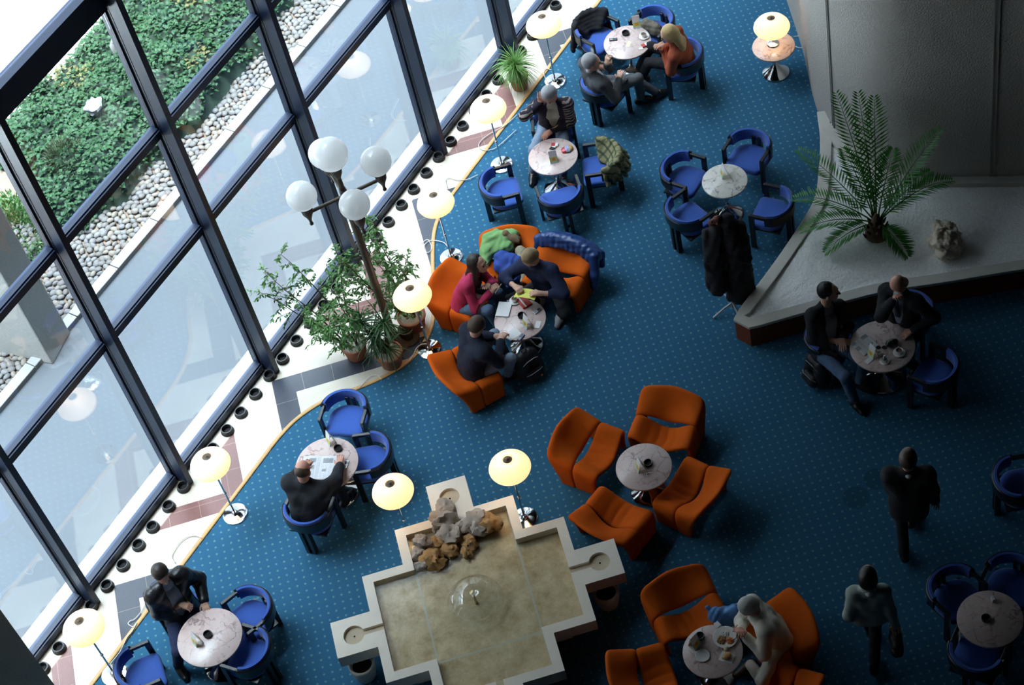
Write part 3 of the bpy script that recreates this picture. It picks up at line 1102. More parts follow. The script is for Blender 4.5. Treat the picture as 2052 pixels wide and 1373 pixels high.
def add_shade(t, z):
    pr = [(r, h + z) for r, h in SHADE_PROF]
    inner = [(r - 0.005, h + z - 0.004) for r, h in reversed(SHADE_PROF)]
    b = MB()
    full = pr + inner
    n = 48
    v, f = [], []
    for r, h in full:
        for k in range(n):
            a = 2 * PI * k / n
            v.append((r * math.cos(a), r * math.sin(a), h))
    q = len(full)
    for i in range(q):
        j = (i + 1) % q
        for k in range(n):
            k2 = (k + 1) % n
            f.append((i * n + k, i * n + k2, j * n + k2, j * n + k))
    b.add(v, f)
    b.build('lamp_shade', SHADE, t, smooth='all')
    bu = MB()
    bu.lathe([(0.012, z - 0.045), (0.024, z - 0.03), (0.030, z - 0.008), (0.024, z + 0.012), (0.008, z + 0.022)], 16)
    bu.build('bulb', BULB, t, smooth='all')
    fi = MB()
    fi.lathe([(0.010, z - 0.10), (0.010, z - 0.05), (0.020, z - 0.048), (0.020, z - 0.040)], 12)
    for k in range(3):
        a = 2 * PI * k / 3
        fi.tube([(0, 0, z - 0.085), (0.196 * math.cos(a), 0.196 * math.sin(a), z - 0.070)], 0.003, 6)
    fi.build('shade_holder', CHROME, t)
    cp = MB()
    cp.lathe([(0.012, z + 0.098), (0.052, z + 0.096), (0.053, z + 0.100), (0.040, z + 0.106), (0.016, z + 0.108), (0.010, z + 0.118), (0.004, z + 0.120)], 24)
    cp.build('dark_opening_cap', POSTM, t, smooth='all')  # dark cap added so the shade's opening looks unlit inside
    ld = bpy.data.lights.new('lamp_light', 'POINT')
    ld.energy = 0.55
    ld.color = (1.0, 0.80, 0.55)
    ld.shadow_soft_size = 0.035
    lo = bpy.data.objects.new('lamp_light', ld)
    COL.objects.link(lo)
    lo.location = (0, 0, z + 0.050)
    lo.parent = t
def make_floor_lamp():
    t = thing('floor_lamp', '', 'lamp', (0, 0, 0), 0, 'mushroom floor lamps')
    b = MB()
    b.lathe([(0.135, 0.0), (0.138, 0.006), (0.135, 0.016), (0.120, 0.020), (0.045, 0.024), (0.030, 0.034), (0.018, 0.050)], 40)
    b.build('base', CHROME, t, smooth=True)
    p = MB()
    p.lathe([(0.0105, 0.045), (0.0105, 0.90)], 14)
    p.build('pole', CHROME, t, smooth=True)
    c = MB()
    c.lathe([(0.012, 0.40), (0.017, 0.405), (0.019, 0.415), (0.017, 0.425), (0.012, 0.430)], 14)
    c.build('collar', CHROME, t, smooth='all')
    add_shade(t, 0.995)
    return t
put_lamp = placer(make_floor_lamp)
LLAB = ['glowing mushroom floor lamp at the bottom left, next to a cut off blue chair', 'glowing mushroom floor lamp on the marble edge left of the newspaper reader',
        'glowing mushroom floor lamp beside the potted trees and the globe lamp post', 'glowing mushroom floor lamp above the orange chair of the woman in pink',
        'glowing mushroom floor lamp behind the blue chair beside the patterned jacket man', 'glowing mushroom floor lamp at the top beside the spiky potted plant',
        'mushroom floor lamp behind the fountain, nearer the orange chairs', 'mushroom floor lamp behind the fountain, nearer the newspaper table']
for (x, y), lb in zip(LAY['lamps'], LLAB):
    put_lamp((x, y, 0), 0, lb, 'mushroom floor lamps')
(lx, ly), lh, lr_ = LAY['T']['lamp']
tl = thing('table_lamp', 'glowing mushroom table lamp standing on the small pink marble table', 'lamp', (lx + 0.03, ly + 0.02, lh))
b = MB()
b.lathe([(0.075, 0.0), (0.077, 0.006), (0.070, 0.018), (0.030, 0.024), (0.014, 0.034), (0.010, 0.05)], 32)
b.build('base', CHROME, tl, smooth=True)
MB().lathe([(0.010, 0.045), (0.010, 0.235)], 12).build('pole', CHROME, tl, smooth=True)
add_shade(tl, 0.315)

# black round floor rings in a row along the glass
RUB = M('black_rubber', (0.012, 0.012, 0.014), rough=0.45, var=0.2)
HOLE = M('black_hollow', (0.003, 0.003, 0.003), rough=0.9)
def make_ring():
    t = thing('floor_vent', '', 'vent', (0, 0, 0), 0, 'black round floor vents along the window')
    b = MB()
    prof = [(0.074, 0.0), (0.076, 0.012), (0.070, 0.022), (0.066, 0.030), (0.068, 0.052), (0.064, 0.060), (0.054, 0.060), (0.050, 0.052), (0.048, 0.006)]
    b.lathe(prof, 28, cap=False)
    b.build('ring', RUB, t, smooth=True)
    MB().lathe([(0.050, 0.002), (0.050, 0.007)], 24).build('grille', HOLE, t)
    return t
put_ring = placer(make_ring)
rx = [3.72, 4.0, 4.28, 4.555, 4.823, 5.10, 5.375, 5.648, 5.927, 6.204, 6.457, 6.748, 7.022, 7.30, 7.575, 7.849, 8.112, 8.394, 8.674, 8.934, 9.216, 9.497, 9.775, 10.05,
      10.335, 10.615, 10.895, 11.151, 11.439, 11.709, 11.994, 12.27, 12.55, 12.827, 13.11, 13.39, 13.668, 13.94, 14.217, 14.51, 14.80, 15.09, 15.38, 15.66]
ORD = 'first second third fourth fifth sixth seventh eighth ninth tenth eleventh twelfth thirteenth fourteenth fifteenth sixteenth seventeenth eighteenth nineteenth twentieth'.split()
TENS = ['', '', 'twenty', 'thirty', 'forty']
def ordinal(n):
    if n <= 20:
        return ORD[n - 1]
    return TENS[n // 10] + ('-' + ORD[n % 10 - 1] if n % 10 else '')
n_ = 0
for x in rx:
    if 4.4 < x < 15.2:
        n_ += 1
        o_ = ordinal(n_).replace('thirty', 'thirtieth') if n_ == 30 else ordinal(n_)
        put_ring((x, 11.862, 0.006), x, 'black round floor vent along the glass, %s from the bottom left end' % o_, 'black round floor vents along the window')

# ---------------------------------------------------------------- planter
PCAP = M('planter_cap_stone', (0.58, 0.55, 0.50), rough=0.75, var=0.12, vs=9)
def brick_colour(nt, co):
    x, y, z = sep(nt, co)
    r = math_node(nt, 'DIVIDE', z, 0.052)
    fr = math_node(nt, 'SUBTRACT', r, math_node(nt, 'FLOOR', r))
    row = math_node(nt, 'LESS_THAN', fr, 0.16)
    return mix_col(nt, row, mix_col(nt, noise_fac(nt, co, 26, 3), (0.16, 0.035, 0.018), (0.32, 0.085, 0.045)), (0.10, 0.07, 0.055))
BRICK = pattern_mat('red_brick', brick_colour, rough=0.9, spec=0.1, bmp=0.6, bs=60)
GRAVEL = pattern_mat('white_gravel', lambda nt, co: mix_col(nt, contrast(nt, noise_fac(nt, co, 42, 4, 0.8), 2.2), (0.70, 0.695, 0.69), (1.0, 0.99, 0.97)), rough=0.95, spec=0.15, bmp=0.8, bs=40, bd=0.015)
left_edge = [(11.33, 7.29), (12.16, 7.23), (12.87, 7.215), (13.25, 7.25), (13.67, 7.41), (14.05, 7.58), (14.42, 7.80)]
right_edge = [(11.31, 7.13), (11.76, 6.664), (12.29, 6.096), (12.72, 5.488), (13.195, 4.833), (13.75, 4.0), (14.4, 3.1)]
LE, RE = smooth_poly(left_edge, 5), smooth_poly(right_edge, 5)
pl = thing('planter', 'raised triangular brick planter with stone cap and white gravel around the pier', 'planter', (12.9, 6.3, 0))
off = Matrix.Translation((-12.9, -6.3, 0))
ring = [Vector((*p, 0)) for p in (list(reversed(RE)) + LE)]
w = MB()
w.sweep([p + Vector((0, 0, 0)) for p in ring], [(-0.04, 0.0), (0.04, 0.0), (0.04, 0.31), (-0.04, 0.31)], off)
w.build('brick_wall', BRICK, pl)
c = MB()
c.sweep(ring, [(-0.055, 0.31), (0.075, 0.31), (0.075, 0.352), (-0.055, 0.352)], off)
c.build('cap', PCAP, pl, bevel=0.006)
g = MB()
nu_ = 60
LEi = LE
def at_len(pts, k):
    d = [0]
    for a, b_ in zip(pts, pts[1:]):
        d.append(d[-1] + math.hypot(b_[0] - a[0], b_[1] - a[1]))
    t_ = k * d[-1]
    for i in range(len(pts) - 1):
        if d[i + 1] >= t_:
            q = (t_ - d[i]) / max(1e-9, d[i + 1] - d[i])
            return (pts[i][0] + (pts[i + 1][0] - pts[i][0]) * q, pts[i][1] + (pts[i + 1][1] - pts[i][1]) * q)
    return pts[-1]
rows, nv_ = [], 46
v, f = [], []
for i in range(nu_ + 1):
    a = at_len(LE, i / nu_)
    b_ = at_len(RE, i / nu_)
    for j in range(nv_ + 1):
        k = j / nv_
        x, y = a[0] + (b_[0] - a[0]) * k, a[1] + (b_[1] - a[1]) * k
        z = 0.315 + 0.05 * noise.noise((x * 1.6, y * 1.6, 0)) * min(1, 4 * k, 4 * (1 - k)) + 0.012 * noise.noise((x * 22, y * 22, 1))
        z += 0.10 * math.exp(-((x - 12.93) ** 2 + (y - 6.43) ** 2) / 0.09)
        v.append((x, y, z))
for i in range(nu_):
    for j in range(nv_):
        q = i * (nv_ + 1) + j
        f.append((q, q + 1, q + nv_ + 2, q + nv_ + 1))
g.add(v, f, off)
go = g.build('gravel', GRAVEL, pl, smooth='all')
go['kind'] = 'stuff'
k2 = MB()
kp = [(14.36, 7.62), (14.12, 7.32), (14.0, 7.0), (13.945, 6.70), (13.99, 6.42), (14.10, 6.08), (14.27, 5.70), (14.5, 5.2), (14.9, 4.4)]
k2.sweep([(x - 0.10, y, 0) for x, y in smooth_poly(kp, 4)], [(-0.05, 0.2), (0.09, 0.2), (0.09, 0.375), (-0.05, 0.375)], off)
k2.build('pier_kerb', PCAP, pl, bevel=0.005)
LIME = M('pitted_limestone', (0.70, 0.60, 0.48), rough=0.95, var=0.3, vs=9, bmp=0.8, bs=30)
rk = MB()
rk.blob((0, 0, 0.11), (0.215, 0.17, 0.20), seed=5, amp=0.32, nu=64, nv=40, fr=2.0)
vv_ = []
for p in rk.v:
    q = Vector(p)
    n_ = noise.noise(q * 16) + 0.6 * noise.noise(q * 31)
    vv_.append(tuple(q * (1 - 0.16 * max(0, n_))))
rk.v = vv_
tag(rk.build('limestone_rock', LIME, loc=(13.13, 5.70, 0.33), rot=0.6, smooth='all'), 'pitted pale limestone rock lying on the white gravel', 'rock')

# ---------------------------------------------------------------- fountain
FST = M('fountain_stone', (0.84, 0.76, 0.65), rough=0.6, var=0.10, vs=5, bmp=0.15, bs=60)
BOWL = M('bowl_stone', (0.58, 0.47, 0.33), rough=0.7, var=0.15, vs=12)
def pool_colour(nt, co):
    x, y, z = sep(nt, co)
    base = mix_col(nt, contrast(nt, noise_fac(nt, co, 4.5, 6, 0.75), 2.6), (0.36, 0.24, 0.09), (0.80, 0.67, 0.44))
    base = mix_col(nt, math_node(nt, 'MULTIPLY', noise_fac(nt, co, 30, 3), 0.30), base, (0.62, 0.56, 0.42))
    ln = None
    for s, e in ((x, 0.53), (x, -0.53), (y, -0.53)):
        l_ = lt(nt, math_node(nt, 'ABSOLUTE', math_node(nt, 'SUBTRACT', s, e)), 0.011)
        ln = l_ if ln is None else math_node(nt, 'MAXIMUM', ln, l_)
    return mix_col(nt, math_node(nt, 'MULTIPLY', ln, 0.55), base, (0.50, 0.58, 0.55))
POOL = pattern_mat('pool_bed', pool_colour, rough=0.6)
FU, FV = -0.64, 10.625
FX, FY = (FU + FV) / math.sqrt(2), (FV - FU) / math.sqrt(2)
fo = thing('fountain', 'cross shaped cream stone fountain basin with four round bowls on its arms', 'fountain', (FX, FY, 0), -PI / 4)
FTOP, FBOT, FBED = 0.50, 0.33, 0.41
def outer(u, v):
    return (abs(u) < 1.06 and abs(v) < 0.63) or (abs(u) < 0.63 and abs(v) < 1.06)
def inner(u, v):
    return (abs(u) < 0.96 and abs(v) < 0.53) or (abs(u) < 0.53 and abs(v) < 0.96)
brk = [-1.06, -0.96, -0.63, -0.53, -0.21, 0.21, 0.53, 0.63, 0.96, 1.06]
rim = MB()
bed = MB()
for i in range(9):
    for j in range(9):
        u0, u1, v0, v1 = brk[i], brk[i + 1], brk[j], brk[j + 1]
        cu, cv = (u0 + u1) / 2, (v0 + v1) / 2
        if not outer(cu, cv):
            continue
        if inner(cu, cv):
            bed.box((u0, v0, FBOT), (u1, v1, FBED))
        elif not (abs(cv) < 0.21 or abs(cu) < 0.21):
            rim.box((u0, v0, FBOT), (u1, v1, FTOP))
def arm(mb_, bl_, mtx):
    # block from 0.96 to 1.47 with a bowl at 1.26 and a channel back to the pool
    cx_, r_, hw = 1.265, 0.105, 0.036
    n = 96
    inn, outp = [], []
    x0, x1, h = 0.96, 1.47, 0.21
    angs = sorted(set([2 * PI * k / n for k in range(n)] + [math.atan2(s * h, x - cx_) % (2 * PI) for s in (-1, 1) for x in (x0, x1)]
                      + [math.atan2(s * hw, x0 - cx_) % (2 * PI) for s in (-1, 1)] + [PI + s * math.asin(hw / r_) for s in (-1, 1)]))
    for a in angs:
        c_, s_ = math.cos(a), math.sin(a)
        t = 1e9
        if c_ > 1e-9: t = min(t, (x1 - cx_) / c_)
        if c_ < -1e-9: t = min(t, (x0 - cx_) / c_)
        if abs(s_) > 1e-9: t = min(t, h / abs(s_))
        r = r_
        if c_ < 0:
            tc = (x0 - cx_) / c_
            if abs(s_) > 1e-9:
                tc = min(tc, hw / abs(s_))
            r = max(r, tc)
        r = min(r, t)
        inn.append((cx_ + c_ * r, s_ * r))
        outp.append((cx_ + c_ * t, s_ * t))
    m_ = len(angs)
    v = [(*p, FTOP) for p in outp] + [(*p, FTOP) for p in inn] + [(*p, FTOP - 0.035) for p in inn] + [(*p, FBOT) for p in outp]
    f = []
    for k in range(m_):
        k2_ = (k + 1) % m_
        f.append((k, k2_, m_ + k2_, m_ + k))
        mid = angs[k] * 0.5 + (angs[k2_] if k2_ else 2 * PI) * 0.5
        inside_channel = abs(inn[k][0] - x0) < 1e-6 and abs(inn[k2_][0] - x0) < 1e-6
        if not inside_channel:
            f.append((m_ + k, m_ + k2_, 2 * m_ + k2_, 2 * m_ + k))
        f.append((k2_, k, 3 * m_ + k, 3 * m_ + k2_) if not inside_channel else (2 * m_ + k2_, 2 * m_ + k, 3 * m_ + k, 3 * m_ + k2_))
    f.append(tuple(3 * m_ + k for k in range(m_ - 1, -1, -1)))
    mb_.add(v, f, mtx)
    bl_.add([(*p, FTOP - 0.034) for p in inn] + [(cx_, 0, FTOP - 0.036)], [(k, (k + 1) % m_, m_) for k in range(m_)], mtx)
rim_o = None
for k in range(4):
    ab, bb = MB(), MB()
    arm(ab, bb, rotz(k * PI / 2))
    ao = ab.build('arm', FST, fo)
    bo = bb.build('bowl', BOWL, ao)
    d = MB()
    d.lathe([(0.010, 0), (0.010, 0.002)], 12, rotz(k * PI / 2) @ Matrix.Translation((1.265, 0, FTOP - 0.034)))
    d.build('drain', HOLE, ao)
rim.build('rim', FST, fo)
bed.build('pool_bed', POOL, fo)
MB().box((-0.80, -0.45, 0), (0.80, 0.45, FBOT)).box((-0.45, -0.80, 0), (0.45, 0.80, FBOT)).build('plinth', FST, fo)
def water_mat():
    m, nt, out = new_mat('pool_water')
    co = obj_coord(nt)
    nb = bump(nt, noise_fac(nt, co, 26, 3), 0.35, 0.006)
    gl = N(nt, 'BsdfGlossy')
    gl.inputs['Roughness'].default_value = 0.03
    nt.links.new(nb, gl.inputs['Normal'])
    tp = N(nt, 'BsdfTransparent')
    tp.inputs['Color'].default_value = (0.97, 0.965, 0.93, 1)
    mx = N(nt, 'MixShader')
    g_ = N(nt, 'NewGeometry')
    vm = N(nt, 'VectorMath', operation='DOT_PRODUCT')
    nt.links.new(nb, vm.inputs[0])
    nt.links.new(g_.outputs['Incoming'], vm.inputs[1])
    c_ = math_node(nt, 'SUBTRACT', 1.0, math_node(nt, 'ABSOLUTE', vm.outputs['Value']), clamp=True)
    fr = math_node(nt, 'ADD', 0.03, math_node(nt, 'MULTIPLY', math_node(nt, 'POWER', c_, 5.0), 0.9), clamp=True)
    nt.links.new(fr, mx.inputs[0])
    nt.links.new(tp.outputs[0], mx.inputs[1])
    nt.links.new(gl.outputs[0], mx.inputs[2])
    nt.links.new(mx.outputs[0], out.inputs[0])
    return m
WATER = water_mat()
wt = MB()
for (u0, v0, u1, v1) in ((-0.96, -0.53, 0.96, 0.53), (-0.53, 0.53, 0.53, 0.96), (-0.53, -0.96, 0.53, -0.53)):
    wt.add([(u0, v0, 0.455), (u1, v0, 0.455), (u1, v1, 0.455), (u0, v1, 0.455)], [(0, 1, 2, 3)])
wt.build('water', WATER, fo)
# nozzle and the bell of water it throws
nz = MB()
nz.lathe([(0.014, FBED), (0.014, 0.60), (0.030, 0.612), (0.032, 0.622), (0.020, 0.626)], 18, Matrix.Translation((-0.02, 0.0, 0)))
nz.build('nozzle', M('brass_nozzle', (0.45, 0.36, 0.2), rough=0.35, metal=1.0), fo, smooth=True)
bellm = MB()
prof = [(0.020, 0.628), (0.08, 0.640), (0.15, 0.630), (0.21, 0.595), (0.255, 0.540), (0.280, 0.480), (0.288, 0.456)]
bellm.lathe(prof, 64, Matrix.Translation((-0.02, 0.0, 0)), cap=False)
bellm.lathe([(r - 0.004, z - 0.004) for r, z in prof], 64, Matrix.Translation((-0.02, 0.0, 0)), cap=False)
def bell_mat():
    m, nt, out = new_mat('water_bell_sheet')
    gl = N(nt, 'BsdfGlossy')
    gl.inputs['Roughness'].default_value = 0.06
    tp = N(nt, 'BsdfTransparent')
    tp.inputs['Color'].default_value = (0.975, 0.985, 0.985, 1)
    g_ = N(nt, 'NewGeometry')
    vm = N(nt, 'VectorMath', operation='DOT_PRODUCT')
    nt.links.new(g_.outputs['Normal'], vm.inputs[0])
    nt.links.new(g_.outputs['Incoming'], vm.inputs[1])
    c_ = math_node(nt, 'SUBTRACT', 1.0, math_node(nt, 'ABSOLUTE', vm.outputs['Value']), clamp=True)
    fr = math_node(nt, 'ADD', 0.05, math_node(nt, 'MULTIPLY', math_node(nt, 'POWER', c_, 4.0), 0.8), clamp=True)
    mx = N(nt, 'MixShader')
    nt.links.new(fr, mx.inputs[0])
    nt.links.new(tp.outputs[0], mx.inputs[1])
    nt.links.new(gl.outputs[0], mx.inputs[2])
    nt.links.new(mx.outputs[0], out.inputs[0])
    return m
bellm.build('water_bell', bell_mat(), fo, smooth='all')

# rocks at the far corner of the pool
ROCKA = M('grey_fountain_rock', (0.42, 0.36, 0.31), rough=0.8, var=0.3, vs=10, bmp=0.5, bs=40)
ROCKB = M('rusty_fountain_rock', (0.40, 0.22, 0.08), rough=0.75, var=0.4, vs=12, bmp=0.5, bs=40)
random.seed(4)
def fpos(u, v, z):
    c, s = math.cos(-PI / 4), math.sin(-PI / 4)
    return (FX + u * c - v * s, FY + u * s + v * c, z)
rocks = [(-0.44, 0.58, .11, 0, 'lowest grey rock at the corner of the fountain pool'), (-0.46, 0.72, .11, 0, 'pale rock in the corner under the lamp side of the fountain pile'), (-0.31, 0.60, .15, 1, 'large striped brown rock of the fountain pile with water running over it'),
         (-0.38, 0.83, .11, 0, 'pale rock against the fountain rim, left end of the pile'), (-0.24, 0.78, .09, 1, 'small rusty rock behind the striped one'), (-0.14, 0.66, .11, 1, 'orange rock at the middle of the fountain pile'),
         (-0.10, 0.80, .15, 0, 'big grey rock in the middle of the fountain pile'), (-0.13, 0.99, .16, 0, 'tilted pale rock lying on the fountain rim'), (-0.08, 1.13, .13, 0, 'pale rock at the channel of the rear bowl, furthest of the pile'),
         (0.07, 0.68, .11, 1, 'brown rock at the pool side of the fountain pile'), (0.07, 0.86, .13, 0, 'dark grey rock right of the pile\'s middle'), (0.20, 0.78, .11, 0, 'rounded grey rock right in the fountain pile'),
         (0.22, 0.91, .13, 0, 'flat pinkish grey rock along the rim'), (0.33, 0.80, .13, 1, 'rusty orange rock at the right end of the pile'), (0.02, 0.58, .08, 1, 'small wet brown rock at the water\'s edge')]
for i, (u, v, r, k, lab) in enumerate(rocks):
    b = MB()
    b.blob((0, 0, 0), (r * 0.88, r * random.uniform(0.55, 0.78), r * random.uniform(0.5, 0.75)), seed=i + 3, amp=0.5, nu=22, nv=14, fr=1.5)
    zz = 0.45 + (0.05 if v > 0.95 else 0.0) + (0.05 if 0.75 < v < 0.95 else 0)
    tag(b.build('fountain_rock', ROCKB if k else ROCKA, loc=fpos(u, v, zz), rot=random.uniform(0, 6), smooth=True), lab, 'rock', 'rocks piled in the fountain')
URN = M('white_urn_plaster', (0.55, 0.52, 0.46), rough=0.8, var=0.08)
for (x, y, lab) in ((6.02, 8.74, 'pale round urn standing under the left arm of the fountain'), (7.80, 6.95, 'pale round urn standing under the right arm of the fountain')):
    t = thing('urn', lab, 'urn', (x, y, 0), 0, 'urns under the fountain arms')
    MB().lathe([(0.085, 0), (0.10, 0.02), (0.122, 0.12), (0.132, 0.22), (0.135, 0.255), (0.120, 0.262), (0.108, 0.255), (0.100, 0.20)], 36, cap=False).build('body', URN, t, smooth='all')
    MB().lathe([(0.105, 0.19), (0.105, 0.20)], 24).build('soil', HOLE, t)

# ---------------------------------------------------------------- globe lamp post
POSTM = M('brown_painted_metal', (0.085, 0.065, 0.045), rough=0.5, var=0.2)
def globe_mat():
    m, nt, out = new_mat('opal_globe')
    d = N(nt, 'BsdfDiffuse')
    d.inputs['Color'].default_value = (0.95, 0.95, 0.95, 1)
    tr = N(nt, 'BsdfTranslucent')
    tr.inputs['Color'].default_value = (0.97, 0.97, 0.97, 1)
    mx = N(nt, 'MixShader')
    mx.inputs[0].default_value = 0.60
    nt.links.new(d.outputs[0], mx.inputs[1])
    nt.links.new(tr.outputs[0], mx.inputs[2])
    gl = N(nt, 'BsdfGlossy')
    gl.inputs['Roughness'].default_value = 0.08
    m2 = N(nt, 'MixShader')
    m2.inputs[0].default_value = 0.05
    nt.links.new(mx.outputs[0], m2.inputs[1])
    nt.links.new(gl.outputs[0], m2.inputs[2])
    nt.links.new(m2.outputs[0], out.inputs[0])
    return m
GLOBE = globe_mat()
lp = thing('globe_lamp_post', 'tall brown lamp post with a cluster of five white globes among potted trees', 'lamp post', (9.67, 10.79, 0))
PH = 2.62
b = MB()
b.lathe([(0.16, 0.0), (0.165, 0.02), (0.12, 0.05), (0.085, 0.12), (0.06, 0.22), (0.045, 0.30), (0.042, 1.0), (0.040, PH)], 24)
b.build('post', POSTM, lp, smooth=True)
def holder(mb_, x, y, z):
    m_ = Matrix.Translation((x, y, z))
    mb_.lathe([(0.012, -0.16), (0.020, -0.155), (0.022, -0.14), (0.015, -0.125), (0.018, -0.08), (0.035, -0.03), (0.056, 0.02), (0.062, 0.07), (0.056, 0.11), (0.060, 0.12), (0.060, 0.14)], 20, m_)
arms = [(0.42, math.radians(a_)) for a_ in (57, 147, 237, 327)]
for r_, a_ in arms:
    x_, y_ = r_ * math.cos(a_), r_ * math.sin(a_)
    ab = MB()
    ab.tube([(0, 0, PH - 0.10), (x_, y_, PH - 0.10)], 0.020, 10)
    ao = ab.build('arm', POSTM, lp, smooth=True)
    hb = MB()
    holder(hb, x_, y_, PH - 0.12)
    hb.build('globe_holder', POSTM, ao, smooth='all')
    gb = MB()
    gb.lathe([(0.160 * math.sin(PI * k / 20) + 1e-4, PH + 0.160 - 0.160 * math.cos(PI * k / 20)) for k in range(21)], 32, Matrix.Translation((x_, y_, 0)))
    gb.build('globe', GLOBE, lp, smooth='all')
hb = MB()
hb.lathe([(0.030, PH), (0.024, PH + 0.22)], 16)
holder(hb, 0, 0, PH + 0.23)
hb.build('globe_holder', POSTM, lp, smooth='all')
gb = MB()
gb.lathe([(0.180 * math.sin(PI * k / 20) + 1e-4, PH + 0.345 + 0.180 - 0.180 * math.cos(PI * k / 20)) for k in range(21)], 32)
gb.build('globe', GLOBE, lp, smooth='all')

# ================================================================ people
class Sdf:
    """A body or garment as smoothly joined rounded shapes, meshed with surface nets."""
    def __init__(self):
        self.p = []
    def cap(self, a, b, ra, rb=None, k=0.03, op='u'):
        self.p.append(('c', np.array(a, float), np.array(b, float), ra, ra if rb is None else rb, k, op))
        return self
    def ell(self, c, r, axes=None, k=0.03, op='u'):
        A = np.eye(3) if axes is None else np.array(axes, float)
        self.p.append(('e', np.array(c, float), np.array(r, float), A, 0, k, op))
        return self
    def half(self, c, n, k=0.01):
        """cut away everything on the side n points to"""
        self.p.append(('h', np.array(c, float), np.array(n, float) / np.linalg.norm(n), 0, 0, k, 's'))
        return self
    def bounds(self):
        lo, hi = [], []
        for q in self.p:
            if q[6] != 'u':
                continue
            if q[0] == 'c':
                r = max(q[3], q[4])
                lo.append(np.minimum(q[1], q[2]) - r)
                hi.append(np.maximum(q[1], q[2]) + r)
            else:
                r = q[2].max()
                lo.append(q[1] - r)
                hi.append(q[1] + r)
        return np.min(lo, 0), np.max(hi, 0)
    def mesh(self, h, wr=0.0, seed=0):
        lo, hi = self.bounds()
        lo -= 0.03
        hi += 0.03
        n = np.ceil((hi - lo) / h).astype(int) + 1
        ax = [lo[i] + h * np.arange(n[i]) for i in range(3)]
        F = np.full(n, 0.5, np.float32)
        for q in self.p:
            kind, k, op = q[0], q[5], q[6]
            if kind == 'c':
                r = max(q[3], q[4])
                a, b = np.minimum(q[1], q[2]) - r, np.maximum(q[1], q[2]) + r
            elif kind == 'e':
                r = q[2].max()
                a, b = q[1] - r, q[1] + r
            else:
                a, b = lo, hi
            m = k + 3 * h
            i0 = np.clip(np.floor((a - m - lo) / h).astype(int), 0, n - 1)
            i1 = np.clip(np.ceil((b + m - lo) / h).astype(int) + 1, 1, n)
            if np.any(i1 <= i0):
                continue
            sl = tuple(slice(i0[i], i1[i]) for i in range(3))
            X = ax[0][sl[0]][:, None, None]
            Y = ax[1][sl[1]][None, :, None]
            Z = ax[2][sl[2]][None, None, :]
            if kind == 'c':
                A, B = q[1], q[2]
                d = B - A
                L2 = max(d @ d, 1e-9)
                px, py, pz = X - A[0], Y - A[1], Z - A[2]
                t = np.clip((px * d[0] + py * d[1] + pz * d[2]) / L2, 0, 1)
                D = np.sqrt((px - t * d[0]) ** 2 + (py - t * d[1]) ** 2 + (pz - t * d[2]) ** 2) - (q[3] + (q[4] - q[3]) * t)
            elif kind == 'e':
                px, py, pz = X - q[1][0], Y - q[1][1], Z - q[1][2]
                k0 = k1 = 0
                for i in range(3):
                    u = (px * q[3][i][0] + py * q[3][i][1] + pz * q[3][i][2])
                    k0 = k0 + (u / q[2][i]) ** 2
                    k1 = k1 + (u / q[2][i] ** 2) ** 2
                k0 = np.sqrt(k0)
                D = k0 * (k0 - 1) / np.maximum(np.sqrt(k1), 1e-6)
            else:
                D = (X - q[1][0]) * -q[2][0] + (Y - q[1][1]) * -q[2][1] + (Z - q[1][2]) * -q[2][2]
            f = F[sl]
            if op == 'u':
                hh = np.maximum(k - np.abs(f - D), 0) / k
                F[sl] = np.minimum(f, D) - hh * hh * k * 0.25
            else:
                D = -D
                hh = np.maximum(k - np.abs(f - D), 0) / k
                F[sl] = np.maximum(f, D) + hh * hh * k * 0.25
        if wr:
            X, Y, Z = ax[0][:, None, None], ax[1][None, :, None], ax[2][None, None, :]
            s = seed * 1.7
            F += (wr * (np.sin(X * 31 + 9 * np.sin(Z * 9 + s)) * np.sin(Z * 38 + 7 * np.sin(Y * 11 + s)) + 0.6 * np.sin(Y * 55 + 8 * np.sin(X * 13 + s) + Z * 20))).astype(np.float32)
        return surface_nets(F, lo, h)

